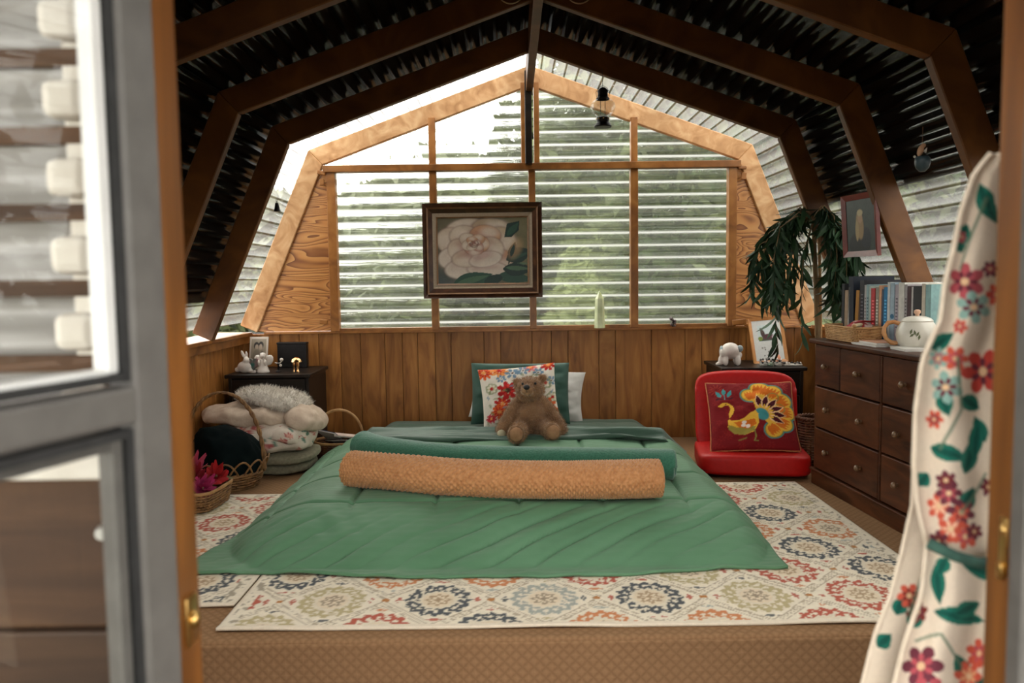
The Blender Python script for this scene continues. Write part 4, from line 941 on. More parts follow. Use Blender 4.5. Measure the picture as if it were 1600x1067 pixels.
def rose(c):
    x, y = c.x, c.y; A = 1.28
    c.c[:] = np.array(srgb(112, 104, 80)); c.c *= (1 + .7 * fbm(x * 2.2 + 3, y * 2.2, 3))[:, None]
    c.put(sstep(.3, 1, x) * .5, srgb(120, 116, 76)); c.put(sstep(.0, -1, y) * sstep(-.2, -1, x), srgb(70, 88, 92), .8)
    DG, MG, LG = srgb(26, 54, 46), srgb(40, 78, 62), srgb(92, 124, 92)
    c.leaf(-.62, -1.0, .25, -.62, .28, MG); c.leaf(-.55, -.98, .15, -.68, .12, DG); c.leaf(.3, -.75, 1.05, -.85, .18, MG); c.leaf(.40, -.60, 1.05, -.50, .2, DG); c.leaf(.5, -.52, 1.0, -.38, .08, LG, .7)
    c.leaf(.55, -.2, 1.05, .02, .2, DG); c.poly([(.48, .40), (.54, .80), (.82, .88), (.80, .60), (.64, .40)], DG); c.poly([(.56, .5), (.62, .74), (.76, .80), (.72, .58)], MG)
    CR, PE, PI_, SH, WH = srgb(206, 184, 160), srgb(200, 150, 112), srgb(170, 118, 110), srgb(122, 92, 88), srgb(226, 210, 192)
    def petal(a, b, rx, ry, an, col, lite=WH, sh=SH):
        c.ell(a, b, rx * 1.05, ry * 1.05, sh, an, .85, .10); c.ell(a, b, rx, ry, col, an, 1., .10)
        d = math.hypot(a + .2, b - .2) + 1e-3; ux, uy = (a + .2) / d, (b - .2) / d
        c.ell(a - ux * rx * .45, b - uy * ry * .45, rx * .75, ry * .75, PI_, an, .55, .7); c.ell(a + ux * rx * .42, b + uy * ry * .42, rx * .55, ry * .5, lite, an, .75, .7)
    for k in ((-.34, .66, .46, .30, .2, CR), (.20, .62, .44, .34, -.3, srgb(184, 162, 132)), (-.66, .28, .34, .42, .3, CR), (.40, .22, .34, .48, .1, srgb(198, 174, 142)), (-.62, -.22, .36, .34, .2, WH), (.40, -.34, .32, .38, .4, PE), (-.40, -.52, .44, .30, .25, WH), (.12, -.58, .46, .26, -.12, WH)): petal(*k)
    for k in ((-.40, .42, .32, .34, .3, CR), (.06, .46, .34, .30, -.2, PE), (-.50, .02, .26, .34, .2, CR), (.16, .04, .30, .36, 0, CR), (-.32, -.22, .36, .26, .2, CR), (.06, -.26, .36, .22, .3, WH)): petal(*k)
    for k in range(11):
        an = k * 2.4; r = .25 - .018 * k; petal(-.20 + r * .62 * math.cos(an), .20 + r * .78 * math.sin(an), r * .78, r * .95, an * .3, (PE, CR, srgb(186, 138, 120))[k % 3], WH, srgb(104, 66, 62))
    for k in range(4):
        r = .03 + .022 * k; pts = [(-.19 + r * math.cos(k + t_), .21 + r * 1.2 * math.sin(k + t_)) for t_ in np.linspace(0, 4.2, 14)]; c.line(pts, .016, srgb(96, 60, 58), .8)
    c.leaf(-.66, -1.02, .22, -.70, .22, MG); c.leaf(-.60, -1.0, .15, -.74, .09, LG, .6); c.leaf(.02, -1.0, .5, -.72, .14, DG); c.leaf(.38, -.70, 1.08, -.92, .17, MG); c.leaf(.44, -.55, 1.08, -.62, .2, DG); c.leaf(.50, -.52, 1.05, -.56, .07, LG, .7); c.leaf(.52, -.30, 1.08, -.02, .2, DG); c.leaf(.56, -.28, 1.04, -.06, .06, MG); c.poly([(.48, .40), (.54, .80), (.82, .88), (.80, .60), (.64, .40)], DG); c.leaf(.55, .44, .80, .84, .08, MG)
    c.leaf(.60, -.25, .72, .26, .09, srgb(60, 56, 52)); c.line([(.6, -.25), (.57, -.4)], .03, DG); c.ell(.72, .05, .14, .3, srgb(186, 150, 104), -.3, .55, .5); c.leaf(.62, -.2, .70, .2, .045, srgb(40, 62, 54))
    c.c *= (1 + .25 * fbm(x * 7, y * 7, 3))[:, None]; c.c *= .72
PAINTM = printed('oil_paint', .45, 90, .2, .35, 0, .1)
a_, b_ = PY(659, 317, 4.985), PY(848, 465, 4.985)
pw_, ph_ = b_.x - a_.x, PY(753, 316, 4.985).z - PY(753, 465, 4.985).z
pt = thing('rose_painting', 'framed oil painting of a large cream rose hanging in the window', 'painting', ((a_.x + b_.x) / 2, 4.985, (a_.z + b_.z) / 2)); 
frame_bars('outer_frame', pw_, ph_, .030, .040, FRM1, pt); frame_bars('gilt_band', pw_ - .052, ph_ - .052, .012, .03, FRM2, pt, -.002); frame_bars('inner_frame', pw_ - .072, ph_ - .072, .028, .03, FRM1, pt, .006)
frame_bars('liner', pw_ - .122, ph_ - .122, .024, .014, LINEN, pt, .016); frame_bars('inner_slip', pw_ - .168, ph_ - .168, .008, .012, FRM2, pt, .016)
flat_print('canvas', pw_ - .176, ph_ - .176, 190, rose, PAINTM, pt, (0, .024, 0)); box('backboard', (0, .041, 0), (pw_ - .03, .004, ph_ - .03), OLDBOARD, pt)

# lantern hung from the first arch
ln = PY(942, 199, 4.25); lt = thing('lantern', 'small black oil lantern with round glass globe hanging in the gable', 'lantern', (ln.x, 4.25, ln.z))
turned('base', [(0, 0), (.044, 0), (.046, .006), (.040, .014), (.036, .022), (.030, .026), (.032, .034), (.033, .05), (.026, .054), (0, .054)], BLACKIRON, lt, seg=24)
for k in range(8):
    an = k * PI / 4; bm = NB(); ball(bm, (.033 * math.cos(an), .033 * math.sin(an), .043), .0042, 1); obj('base_hole', bm, BRASS, lt)
turned('globe', [(.028, .052), (.046, .066), (.061, .085), (.066, .104), (.062, .122), (.048, .138), (.030, .146)], clear_glass('lantern_glass', (.92, .92, .90), .16), lt, seg=28)
turned('cap', [(.034, .142), (.036, .148), (.028, .154), (.026, .175), (.029, .186), (.022, .196), (.012, .204), (0, .206)], BLACKIRON, lt, seg=24)
for s in (-1, 1): pipe('wire_post', [(s * .012, 0, .05), (s * .012, 0, .148)], .0016, BLACKIRON, lt, 5)
bm = NB(); tube(bm, [(0, 0, .20), (.0, 0, .235), (-.002, .005, .29), (0, .03, .31)], .0013, 5); obj('hanging_wire', bm, BLACKIRON, lt)
pipe('bail', [(-.03, 0, .15), (-.036, 0, .18), (-.02, 0, .205), (0, 0, .214), (.02, 0, .205), (.036, 0, .18), (.03, 0, .15)], .0014, BLACKIRON, lt, 5)

# tiny bell on the dark arch
bl = PY(433, 330, 4.265); t = thing('hanging_bell', 'tiny black bell hanging on the dark roof arch', 'bell', (bl.x, 4.265, bl.z))
turned('bell_body', [(.0, .045), (.008, .044), (.011, .03), (.014, .012), (.020, .0), (.017, .0), (.011, .014), (0, .04)], BLACKIRON, t); pipe('loop', [(0, 0, .043), (.004, 0, .058), (0, 0, .068), (-.004, 0, .058), (0, 0, .045)], .0015, BLACKIRON, t, 5)
bm = NB(); ball(bm, (0, 0, .002), .005, 1); obj('clapper', bm, BLACKIRON, t)
pipe('nail', [(0, 0, .067), (0, .022, .067)], .0015, BLACKIRON, t, 5)

# blue ornament with a bird, hung from the third arch
on = PY(1441, 268, 2.755); t = thing('hanging_ornament', 'blue pot ornament with a small tan bird on a cord', 'ornament', (on.x, 2.755, on.z)); t.scale = (.8, .8, .8)
BLUEP = noisy('blue_grey_glaze', (.03, .05, .06), (.05, .085, .10), 20, rough=.35, bump=.05)
turned('pot', [(0, 0), (.012, .0), (.026, .016), (.032, .036), (.030, .056), (.022, .064), (.018, .060), (0, .058)], BLUEP, t)
bm = NB(); ball(bm, (-.012, -.005, .088), (.013, .011, .027), 2, (0, .3, 0)); ball(bm, (-.004, -.012, .108), .010, 2); obj('bird', bm, noisy('tan_bird', (.35, .2, .11), (.5, .3, .18), 40, rough=.7), t, True)
bm = NB(); prism(bm, [(.0, .085), (.016, .100), (.012, .078)], 'y', -.006, .0); obj('wing', bm, WHITEC, t)
bm = NB(); ball(bm, (-.036, -.004, .062), .006, 1); obj('bead', bm, WHITEC, t, True)
pipe('cord', [(-.004, 0, .11), (-.002, 0, .14), (.004, .012, .19)], .0012, OLDBOARD, t, 5)

# wire loops under the ridge
for px, lb in ((798, 'thin wire loop hanging beside the ridge board, over the rose painting'), (905, 'thin wire loop hanging beside the ridge board, over the lantern')):
    c = PY(px, -12, 3.50); t = thing('wire_loop', lb, 'wire loop', (c.x, 3.50, c.z), 0, 'wire loops under the ridge')
    pipe('wire', [(.052 * math.cos(a), .01 * math.sin(a), .05 * math.sin(a)) for a in np.linspace(0, 2 * PI, 26, endpoint=False)], .003, noisy('tan_wire', (.35, .24, .14), (.45, .32, .2), 30, rough=.4), t, 6, True)
    pipe('hook', [(0, .0, .05), (0, .015, .075)], .002, BLACKIRON, t, 5)

# red framed photograph on the second arch
def portrait(c):
    x, y = c.x, c.y; c.c[:] = srgb(46, 60, 54); c.c *= (1 + .9 * fbm(x * 5, y * 5, 3))[:, None]
    c.ell(-.1, -.75, .75, .5, srgb(14, 18, 20)); c.ell(.35, -.5, .35, .4, srgb(18, 26, 40)); c.ell(-.05, .0, .26, .55, srgb(170, 140, 96), .1); c.ell(-.02, .28, .17, .2, srgb(196, 156, 120)); c.ell(-.02, .48, .2, .13, srgb(206, 186, 140)); c.ell(-.25, -.2, .12, .4, srgb(186, 160, 110)); c.c *= .6
REDF = wood('red_brown_frame', (.09, .008, .004), (.13, .013, .006), (.17, .02, .009), (6, 6, 6), 2, .35, 1., rand=.05)
t = thing('framed_photo', 'red framed photograph of a fair haired woman hung on the roof arch', 'picture', (1.585, 3.655, 1.255)); t.rotation_euler = (Matrix.Rotation(math.radians(-82), 3, 'Z') @ Matrix.Rotation(math.radians(4), 3, 'X')).to_euler()
frame_bars('frame', .275, .285, .026, .018, REDF, t); flat_print('photo', .225, .235, 60, portrait, PAINTM, t, (0, .010, 0)); box('backboard', (0, .017, 0), (.25, .004, .26), BLACKW, t)

# ------------------------------------------------------------------ wicker
WICK = noisy('wicker_cane', srgb(96, 66, 38), srgb(150, 110, 66), 30, rough=.6, bump=.2)
WICKL = noisy('pale_wicker', srgb(150, 108, 66), srgb(188, 146, 96), 30, rough=.6, bump=.2)
WICKD = noisy('brown_wicker', srgb(70, 40, 22), srgb(118, 72, 40), 30, rough=.6, bump=.2)
def sup(a, p):  # super-ellipse point
    c, s = math.cos(a), math.sin(a); return math.copysign(abs(c) ** (2 / p), c), math.copysign(abs(s) ** (2 / p), s)
def weave(parent, rx, ry, h, mat, rows=9, stakes=22, r=.005, flare=1.15, p=2., z0=.006):
    bm = NB(); S = stakes * 4
    for k in range(rows):
        f = k / (rows - 1); q = lerp(1, flare, f); pts = []
        for i in range(S):
            a = 2 * PI * i / S; x, y = sup(a, p); w = 1 + .022 * math.cos(stakes / 2 * a * 2 + (k % 2) * PI); pts.append((rx * q * x * w, ry * q * y * w, z0 + h * f))
        tube(bm, pts, r, 5, True)
    obj('weave', bm, mat, parent, True)['kind'] = 'stuff'
    bm = NB()
    for i in range(stakes):
        a = 2 * PI * i / stakes; x, y = sup(a, p); tube(bm, [(rx * x, ry * y, z0), (rx * flare * x, ry * flare * y, z0 + h)], r * .8, 5)
    obj('stakes', bm, mat, parent, True)['kind'] = 'stuff'
    bm = NB(); vs_ = [bm.verts.new((rx * sup(a, p)[0] * .98, ry * sup(a, p)[1] * .98, z0)) for a in np.linspace(0, 2 * PI, 32, endpoint=False)]; bm.faces.new(vs_); r2 = bmesh.ops.extrude_face_region(bm, geom=bm.faces[:]); bmesh.ops.translate(bm, vec=(0, 0, .006), verts=[v for v in r2['geom'] if isinstance(v, bmesh.types.BMVert)]); obj('bottom', bm, mat, parent)
def rim_ring(parent, rx, ry, z, r, mat, p=2., name='rim', twist=0):
    S = 64
    for t in range(max(1, twist)):
        pts = []
        for i in range(S):
            a = 2 * PI * i / S; x, y = sup(a, p); w = (r * .9 if twist else 0); ph = a * 14 + t * 2 * PI / max(1, twist); pts.append((x * (rx + w * math.cos(ph)), y * (ry + w * math.cos(ph)), z + w * math.sin(ph)))
        pipe(name, pts, r, mat, parent, 6, True)
# big basket with loops and a tall handle
bk = thing('basket', 'large brown wicker basket with tall arched handle holding a dark green cloth', 'basket', (-1.475, 4.0, .0))
weave(bk, .165, .145, .07, WICK, 6, 20, .006, 1.18); rim_ring(bk, .197, .172, .078, .006, WICK, twist=2, name='band')
bm = NB()
for i in range(16):
    a0, a1 = 2 * PI * i / 16, 2 * PI * (i + 1.7) / 16; tube(bm, [((.195 + .028 * math.sin(PI * f)) * math.cos(lerp(a0, a1, f)), (.170 + .028 * math.sin(PI * f)) * math.sin(lerp(a0, a1, f)), .075 + .075 * math.sin(PI * f)) for f in np.linspace(0, 1, 11)], .005, 5)
obj('open_loops', bm, WICK, bk, True)
for k in (0, 1):
    pipe('handle', [(.205 * math.cos(a) + .006 * math.cos(a * 22 + k * PI), .006 * math.sin(a * 22 + k * PI), .07 + .41 * math.sin(a) ** .8) for a in np.linspace(.02, PI - .02, 70)], .007, WICK, bk, 6)
bm = soft_slab(.36, .29, .27, (22, 22, 12), .035, 7, 2.4); o = obj('green_cloth', bm, noisy('bottle_green_cloth', srgb(9, 16, 17), srgb(15, 24, 24), 6, rough=.95, bump=.2, spec=.05), None, True); o.location = (-1.49, 4.0, .03); o.rotation_euler = (0, math.radians(14), 0)
tag(o, 'crumpled dark bottle green cloth heaped in the large basket', 'cloth')
# shallow basket of fabric flowers
sb = thing('flower_basket', 'shallow square wicker basket with pale rim on the small rug', 'basket', (-1.475, 3.60, .014), math.radians(-4))
weave(sb, .125, .135, .075, WICK, 7, 24, .0055, 1.1, 5.); rim_ring(sb, .142, .152, .088, .007, WICKL, 5.)
FLC = {'scarlet': srgb(176, 22, 26), 'magenta': srgb(176, 40, 96), 'crimson': srgb(140, 14, 30), 'rose': srgb(190, 70, 100)}
FLM = {k: noisy('petal_' + k, tuple(x * .7 for x in v), v, 30, rough=.8, bump=.2) for k, v in FLC.items()}
LEAFF = noisy('dry_olive_leaf', srgb(96, 92, 62), srgb(140, 130, 92), 30, rough=.8)
def fab_flower(label, mk, loc, s, tilt):
    t = thing('fabric_flower', label, 'flower', loc, 0, 'fabric flowers in the shallow basket'); t.rotation_euler = tilt
    for ly, (n, R, h) in enumerate(((7, .055, .006), (6, .040, .018), (4, .024, .028))):
        for k in range(n):
            a = 2 * PI * k / n + ly * .4; bm = NB(); vv = []
            for i, f in enumerate(np.linspace(0, 1, 5)):
                w = .024 * s * math.sin(PI * min(.92, f * .8 + .14)) * (1 - .2 * ly); rr = R * s * f; zz = (h + .022 * f * f * (1 + ly)) * s
                vv.append([bm.verts.new((rr * math.cos(a) - q * w * math.sin(a), rr * math.sin(a) + q * w * math.cos(a), zz - abs(q) * .004)) for q in (-1, 0, 1)])
            for A, B in zip(vv[:-1], vv[1:]):
                for q in (0, 1): bm.faces.new((A[q], A[q + 1], B[q + 1], B[q]))
            obj('petal', bm, FLM[mk], t, True)
    bm = NB(); ball(bm, (0, 0, .022 * s), .010 * s, 1); obj('flower_centre', bm, LEAFF, t)
    for a in (.5, 2.4, 4.3):
        bm = NB(); vv = [bm.verts.new(p_) for p_ in ((0, 0, 0), (.04 * s * math.cos(a - .35), .04 * s * math.sin(a - .35), .012), (.078 * s * math.cos(a), .078 * s * math.sin(a), .0), (.04 * s * math.cos(a + .35), .04 * s * math.sin(a + .35), .012))]; bm.faces.new(vv); obj('leaf', bm, LEAFF, t)
fab_flower('scarlet fabric flower standing highest at the corner of the shallow basket', 'scarlet', (-1.40, 3.68, .115), 1.1, (.5, .35, 0))
fab_flower('crimson fabric flower in the middle of the shallow basket', 'crimson', (-1.475, 3.60, .11), 1.25, (.5, .1, .5))
fab_flower('magenta fabric flower beside the pale rim of the shallow basket', 'magenta', (-1.42, 3.54, .095), 1.1, (.8, .25, 1))
fab_flower('rose pink fabric flower at the back of the shallow basket', 'rose', (-1.52, 3.70, .14), 1.15, (.5, 0, 2))

# ------------------------------------------------------------------ quilt pile
QM = printed('quilt_cotton', .85, 200, .25, .15)
SAGE = noisy('sage_blanket', srgb(118, 112, 92), srgb(140, 134, 112), 60, rough=.95, bump=.4)
CREAM = noisy('cream_quilt', srgb(176, 154, 134), srgb(198, 178, 158), 20, rough=.95, bump=.4, bscale=80)
SHAG = noisy('cream_shag', srgb(196, 186, 172), srgb(222, 214, 202), 60, rough=.95)
def quilt_colors(o, seed):
    rs = np.random.RandomState(seed); co = np.array([v.co[:] for v in o.data.vertices]); cv = Canvas(co[:, 0] + co[:, 1] * .35, co[:, 2] * 1.2 + co[:, 1] * .6, srgb(206, 192, 176))
    for k in range(60):
        a, b = rs.uniform(-.36, .36), rs.uniform(-.1, .45); q = rs.rand()
        if q < .4:
            for j in range(3): cv.petals(a + rs.normal(0, .016), b + rs.normal(0, .014), .002, .021, 6, .9, [srgb(184, 112, 102), srgb(164, 86, 82), srgb(202, 148, 132)][j], j)
        elif q < .8: an = rs.uniform(0, 6); cv.leaf(a, b, a + .045 * math.cos(an), b + .045 * math.sin(an), .010, srgb(104, 128, 112))
        else: cv.petals(a, b, .002, .018, 5, .7, srgb(150, 120, 140))
    me = o.data; at = me.color_attributes.new('print', 'FLOAT_COLOR', 'POINT'); c = np.ones((len(co), 4), np.float32); c[:, :3] = cv.c; at.data.foreach_set('color', c.ravel())
def folded(name, label, loc, w, d, h, mat, layers, seed, rz=0., quilt=False):
    t = thing(name, label, 'blanket', loc, rz, 'folded bedding beside the nightstand'); hh = h / layers
    for k in range(layers):
        bm = soft_slab(w * (1 - .03 * ((k + seed) % 2)), d * (1 - .04 * ((k * 2 + seed) % 3)), hh * 1.18, (26, 26, 10), .013, 7, 3.6, seed + k * 3.1, hh * .25); bmesh.ops.translate(bm, vec=(.012 * ((k % 2) - .5), 0, k * hh), verts=bm.verts)
        o = obj('fold', bm, mat, t, True)
        if quilt: quilt_colors(o, seed + k)
    return t
def bulge(parent, name, c, sz, mat, seed, pw=2.6, amp=.03, fr=6., rot=(0, 0, 0), quilt=False, sag=.03):
    bm = soft_slab(*sz, (30, 30, 12), amp, fr, pw, seed, sag); o = obj(name, bm, mat, parent, True); o.location = c; o.rotation_euler = rot
    if quilt: quilt_colors(o, int(seed))
    return o
G_ = 'folded bedding beside the nightstand'
folded('folded_blanket', 'sage green blanket folded at the bottom of the quilt pile', (-1.33, 4.36, .004), .48, .38, .11, SAGE, 2, 1)
t = thing('folded_quilt', 'white quilt with red rose print in the middle of the pile', 'blanket', (-1.385, 4.36, .11), 0, G_)
bulge(t, 'fold', (-.02, -.01, -.005), (.60, .42, .16), QM, 2., 3.0, .035, 5., (0, math.radians(-5), 0), True)
bulge(t, 'rolled_end', (.16, -.03, .045), (.26, .36, .125), QM, 7., 2.2, .03, 7., (0, math.radians(8), .1), True)
t = thing('folded_quilt', 'pale cream quilt with faint flowers near the top of the pile', 'blanket', (-1.41, 4.38, .255), 0, G_)
bulge(t, 'fold', (-.05, 0, -.005), (.50, .36, .12), CREAM, 5., 2.8, .035, 6., (0, math.radians(3), 0)); bulge(t, 'fold', (.24, -.02, -.02), (.22, .32, .12), CREAM, 9., 2.2, .03, 7., (0, math.radians(24), 0))
t = thing('shaggy_throw', 'fluffy cream shag throw on top of the quilt pile', 'blanket', (-1.34, 4.42, .345)); bm = soft_slab(.42, .28, .09, (24, 24, 8), .03, 8, 2.0, 4., .03); bmesh.ops.rotate(bm, cent=(0, 0, 0), matrix=Euler((0, math.radians(10), 0)).to_matrix(), verts=bm.verts); o = obj('throw_body', bm, SHAG, t, True)
V, F = strands(o, 6500, .026, .0018, 9, .3, .7); q = pyobj('shag', V, F, SHAG, t, False); q['kind'] = 'stuff'

# magazine basket
mb = thing('magazine_basket', 'small round wicker basket with hoop handle full of magazines', 'basket', (-1.02, 4.62, .0)); weave(mb, .125, .11, .09, WICKD, 8, 18, .0055, 1.15); rim_ring(mb, .145, .128, .105, .007, WICKL)
pipe('handle', [(.14 * math.cos(a), 0, .10 + .185 * math.sin(a) ** .85) for a in np.linspace(0, PI, 30)], .0075, WICKL, mb, 7)
pipe('side_loop', [(-.135, -.03, .1), (-.155, -.05, .06), (-.160, -.065, .02), (-.15, -.09, .006), (-.1, -.1, .006)], .0065, WICKL, mb, 7)
for k, (lb, cc, rr, z_, tl) in enumerate((('grey magazine lying deepest in the magazine basket', (90, 88, 92), .2, .055, .05), ('blue and brown magazine sticking up in the magazine basket', (60, 62, 84), -.5, .115, -.6), ('pinkish white open magazine on top in the magazine basket', (196, 176, 164), .25, .125, -.10), ('dark magazine spread under the open pages in the magazine basket', (34, 32, 40), .9, .09, -.12))):
    t = thing('magazine', lb, 'magazine', (-1.015 + (.0, -.045, .03, .02)[k], 4.62 + .01 * k, z_), rr, 'magazines in the basket'); t.rotation_euler = (tl, .08 * k, rr)
    m_ = noisy('magazine_cover', srgb(*cc), srgb(*[min(255, int(v * 1.25)) for v in cc]), 18, rough=.4, bump=0)
    box('cover', (0, 0, .006), (.15, .19, .003), m_, t); box('pages', (0, 0, .002), (.147, .187, .006), WHITEC, t)

# ------------------------------------------------------------------ figurines and keepsakes
PORC = noisy('white_porcelain', srgb(196, 184, 172), srgb(224, 214, 204), 20, rough=.25, bump=.05, spec=.6)
NZ = .501
def oldphoto(c):
    x, y = c.x, c.y; c.c[:] = srgb(150, 136, 116); c.put((np.abs(x) > .82) | (np.abs(y) > .88), srgb(206, 190, 172)); c.ell(-.25, .45, .3, .24, srgb(40, 34, 30)); c.ell(.25, .5, .28, .22, srgb(46, 40, 36)); c.ell(-.22, .36, .2, .18, srgb(176, 156, 136)); c.ell(.22, .38, .19, .18, srgb(180, 160, 140)); c.ell(-.2, -.35, .45, .6, srgb(130, 118, 102)); c.ell(.4, -.4, .3, .55, srgb(110, 98, 86)); c.c *= .8
t = thing('old_photo', 'faded old photograph of a couple propped on the nightstand', 'photo', (-1.575, 4.90, NZ)); lean(t, math.radians(12), math.radians(-6)); flat_print('photo', .115, .20, 44, oldphoto, PAINTM, t, (0, -.002, .10)); box('backing_card', (0, .001, .10), (.118, .004, .203), WHITEC, t)
# white rabbit
t = thing('rabbit_figurine', 'white porcelain rabbit figurine beside the heart ornament', 'figurine', (-1.585, 4.70, NZ)); bm = NB()
ball(bm, (0, 0, .035), (.045, .032, .036), 3); ball(bm, (.012, -.006, .072), (.022, .02, .024), 2); ball(bm, (-.012, .004, .11), (.010, .007, .028), 2, (0, -.35, 0)); ball(bm, (.01, .006, .108), (.008, .006, .024), 2, (0, -.1, 0)); ball(bm, (-.045, 0, .02), (.018, .014, .016), 2); ball(bm, (.03, -.01, .014), (.022, .014, .013), 2)
remeshed(bm, .004, 'rabbit_body', PORC, t, 3)
t = thing('heart_ornament', 'green and pink glazed heart standing between rabbit and angel', 'ornament', (-1.535, 4.70, NZ)); nh = 30; pts = []
for k in range(nh):
    a = 2 * PI * k / nh; pts.append((.0024 * 16 * math.sin(a) ** 3 * .95, .055 + .0026 * (13 * math.cos(a) - 5 * math.cos(2 * a) - 2 * math.cos(3 * a) - math.cos(4 * a))))
bm = NB(); prism(bm, pts, 'y', -.012, .012); bmesh.ops.bevel(bm, geom=[e for e in bm.edges], offset=.003, segments=2, affect='EDGES')
hm = noisy('heart_glaze', srgb(44, 96, 88), srgb(172, 110, 112), 14, rough=.3, bump=.05, lo=.42, hi=.62); obj('heart', bm, hm, t, True, 40); box('foot', (0, 0, .008), (.03, .026, .016), PORC, t, bev=.004)
t = thing('angel_figurine', 'white porcelain angel figurine with spread wings on the nightstand', 'figurine', (-1.478, 4.70, NZ)); bm = NB()
lathe(bm, [(0, 0), (.036, 0), (.037, .008), (.028, .03), (.020, .055), (.016, .075), (.006, .086), (0, .088)], 18); ball(bm, (0, -.004, .098), .017, 2); ball(bm, (0, .002, .108), (.018, .018, .012), 2)
for s in (-1, 1): ball(bm, (s * .030, .018, .072), (.026, .008, .034), 2, (0, s * .5, 0)); ball(bm, (s * .018, -.014, .06), (.009, .014, .02), 2)
obj('angel_body', bm, PORC, t, True)
t = thing('candlestick', 'tiny dark two armed candlestick beside the angel', 'candlestick', (-1.40, 4.74, NZ)); turned('stem', [(0, 0), (.018, 0), (.018, .004), (.005, .010), (.004, .04), (.010, .046), (.008, .052), (0, .052)], BLACKIRON, t); pipe('arm', [(-.02, 0, .055), (-.005, 0, .05), (.012, 0, .052), (.02, 0, .062)], .003, PORC, t, 6)
bm = NB(); ball(bm, (.021, 0, .072), .011, 2); ball(bm, (.016, -.006, .038), .009, 2); obj('pearl', bm, PORC, t, True)
t = thing('keepsake_box', 'square black box standing upright at the back of the nightstand', 'box', (-1.375, 4.975, NZ), math.radians(-3)); box('box_body', (0, 0, .075), (.185, .045, .15), BLACKIRON, t, bev=.004); box('lid', (0, 0, .153), (.19, .05, .012), BLACKIRON, t, bev=.003)
t = thing('gold_figurine', 'shiny gold umbrella shaped trinket in front of the black box', 'figurine', (-1.285, 4.72, NZ)); GOLDM = noisy('bright_gold', (.8, .45, .18), (.9, .6, .3), 30, rough=.18, metal=1., bump=.1)
turned('canopy', [(0, .088), (.012, .086), (.026, .076), (.033, .060), (.030, .058), (.02, .068), (0, .072)], GOLDM, t)
for dx, dy in ((-.014, -.006), (.012, -.008), (0, .012)): turned('leg', [(0, 0), (.006, 0), (.004, .01), (.005, .03), (.008, .05), (.005, .068), (0, .07)], GOLDM, t, (dx, dy, 0), 10)

# crystal point and trinket on the sill
cq = PY(937, 512, 5.045); t = thing('crystal_point', 'pale green crystal tower standing on the window sill', 'crystal', (cq.x, 5.045, .72)); CRY = noisy('pale_green_stone', srgb(170, 178, 130), srgb(216, 220, 176), 12, rough=.3, bump=.1, spec=.6)
CRY.node_tree.nodes['Principled BSDF'].inputs['Subsurface Weight'].default_value = .6; CRY.node_tree.nodes['Principled BSDF'].inputs['Subsurface Radius'].default_value = (.05, .05, .03)
bm = NB(); lathe(bm, [(0, 0), (.034, 0), (.028, .185), (0, .238)], 6); obj('crystal', bm, CRY, t)
tk = PY(1051, 511, 5.045); t = thing('sill_trinket', 'tiny dark twisted trinket on the window sill', 'trinket', (tk.x, 5.045, .72)); bm = NB()
for k in range(9): ball(bm, (random.uniform(-.018, .018), random.uniform(-.008, .008), .008 + .006 * k), random.uniform(.007, .012), 1)
obj('trinket_body', bm, noisy('dark_shell', srgb(50, 36, 36), srgb(110, 92, 92), 60, rough=.4), t, True)
pipe('stalk', [(0, 0, .0), (.006, 0, .03), (-.004, 0, .06)], .004, BLACKIRON, t, 6)

# right nightstand
t = thing('elephant_figurine', 'white and grey ceramic elephant figurine on the nightstand corner', 'figurine', (1.315, 4.78, NZ)); bm = NB()
ball(bm, (0, 0, .085), (.058, .045, .052), 3); ball(bm, (-.04, -.01, .075), (.03, .028, .036), 2); ball(bm, (.042, .0, .06), (.03, .028, .03), 2); ball(bm, (-.062, -.015, .03), (.016, .015, .032), 2); ball(bm, (-.075, -.02, .01), (.02, .014, .012), 2)
for x, y in ((-.035, -.025), (.04, -.025), (-.03, .025), (.042, .025)): ball(bm, (x, y, .028), (.019, .018, .032), 2)
remeshed(bm, .005, 'elephant_body', PORC, t, 3)
bm = NB(); ball(bm, (-.052, .004, .082), (.012, .034, .036), 2); ball(bm, (.052, -.02, .10), (.02, .012, .022), 2); obj('ear', bm, noisy('grey_glaze', srgb(120, 136, 138), srgb(156, 168, 168), 20, rough=.3), t, True)
def horse(c):
    x, y = c.x, c.y; c.c[:] = srgb(206, 206, 200); c.put((np.abs(x) < .66) & (y > -.05) & (y < .75), srgb(196, 208, 204)); c.put((np.abs(x) < .62) & (y > -.02) & (y < .12), srgb(70, 70, 58)); c.ell(-.5, .1, .16, .1, srgb(120, 140, 60)); c.ell(.05, .18, .42, .13, srgb(84, 44, 50)); c.ell(-.3, .34, .14, .2, srgb(70, 50, 44), .4); c.ell(-.38, .52, .08, .1, srgb(60, 44, 40)); c.ell(.42, .14, .12, .1, srgb(190, 176, 176)); c.line([(-.45, .6), (-.3, .4)], .05, srgb(90, 80, 60))
    for k in range(30): c.ell(random.uniform(-.6, .6), random.uniform(-.95, -.3), .05, .03, random.choice((srgb(120, 116, 104), srgb(170, 166, 156), srgb(92, 90, 80))))
ORF = wood('orange_pine_frame', (.42, .17, .05), (.52, .23, .075), (.6, .29, .1), (6, 6, 6), 2, .35, 1., rand=.03)
t = thing('framed_picture', 'pine framed print of an animal leaning on the back nightstand', 'picture', (1.592, 4.86, NZ + .002)); lean(t, math.radians(13), math.radians(3), math.radians(-4)); t2 = .285
frame_bars('frame', .215, t2, .018, .016, ORF, t); flat_print('print', .182, t2 - .03, 60, horse, PAINTM, t, (0, .009, 0)); box('backboard', (0, .015, 0), (.2, .003, t2 - .01), OLDBOARD, t)
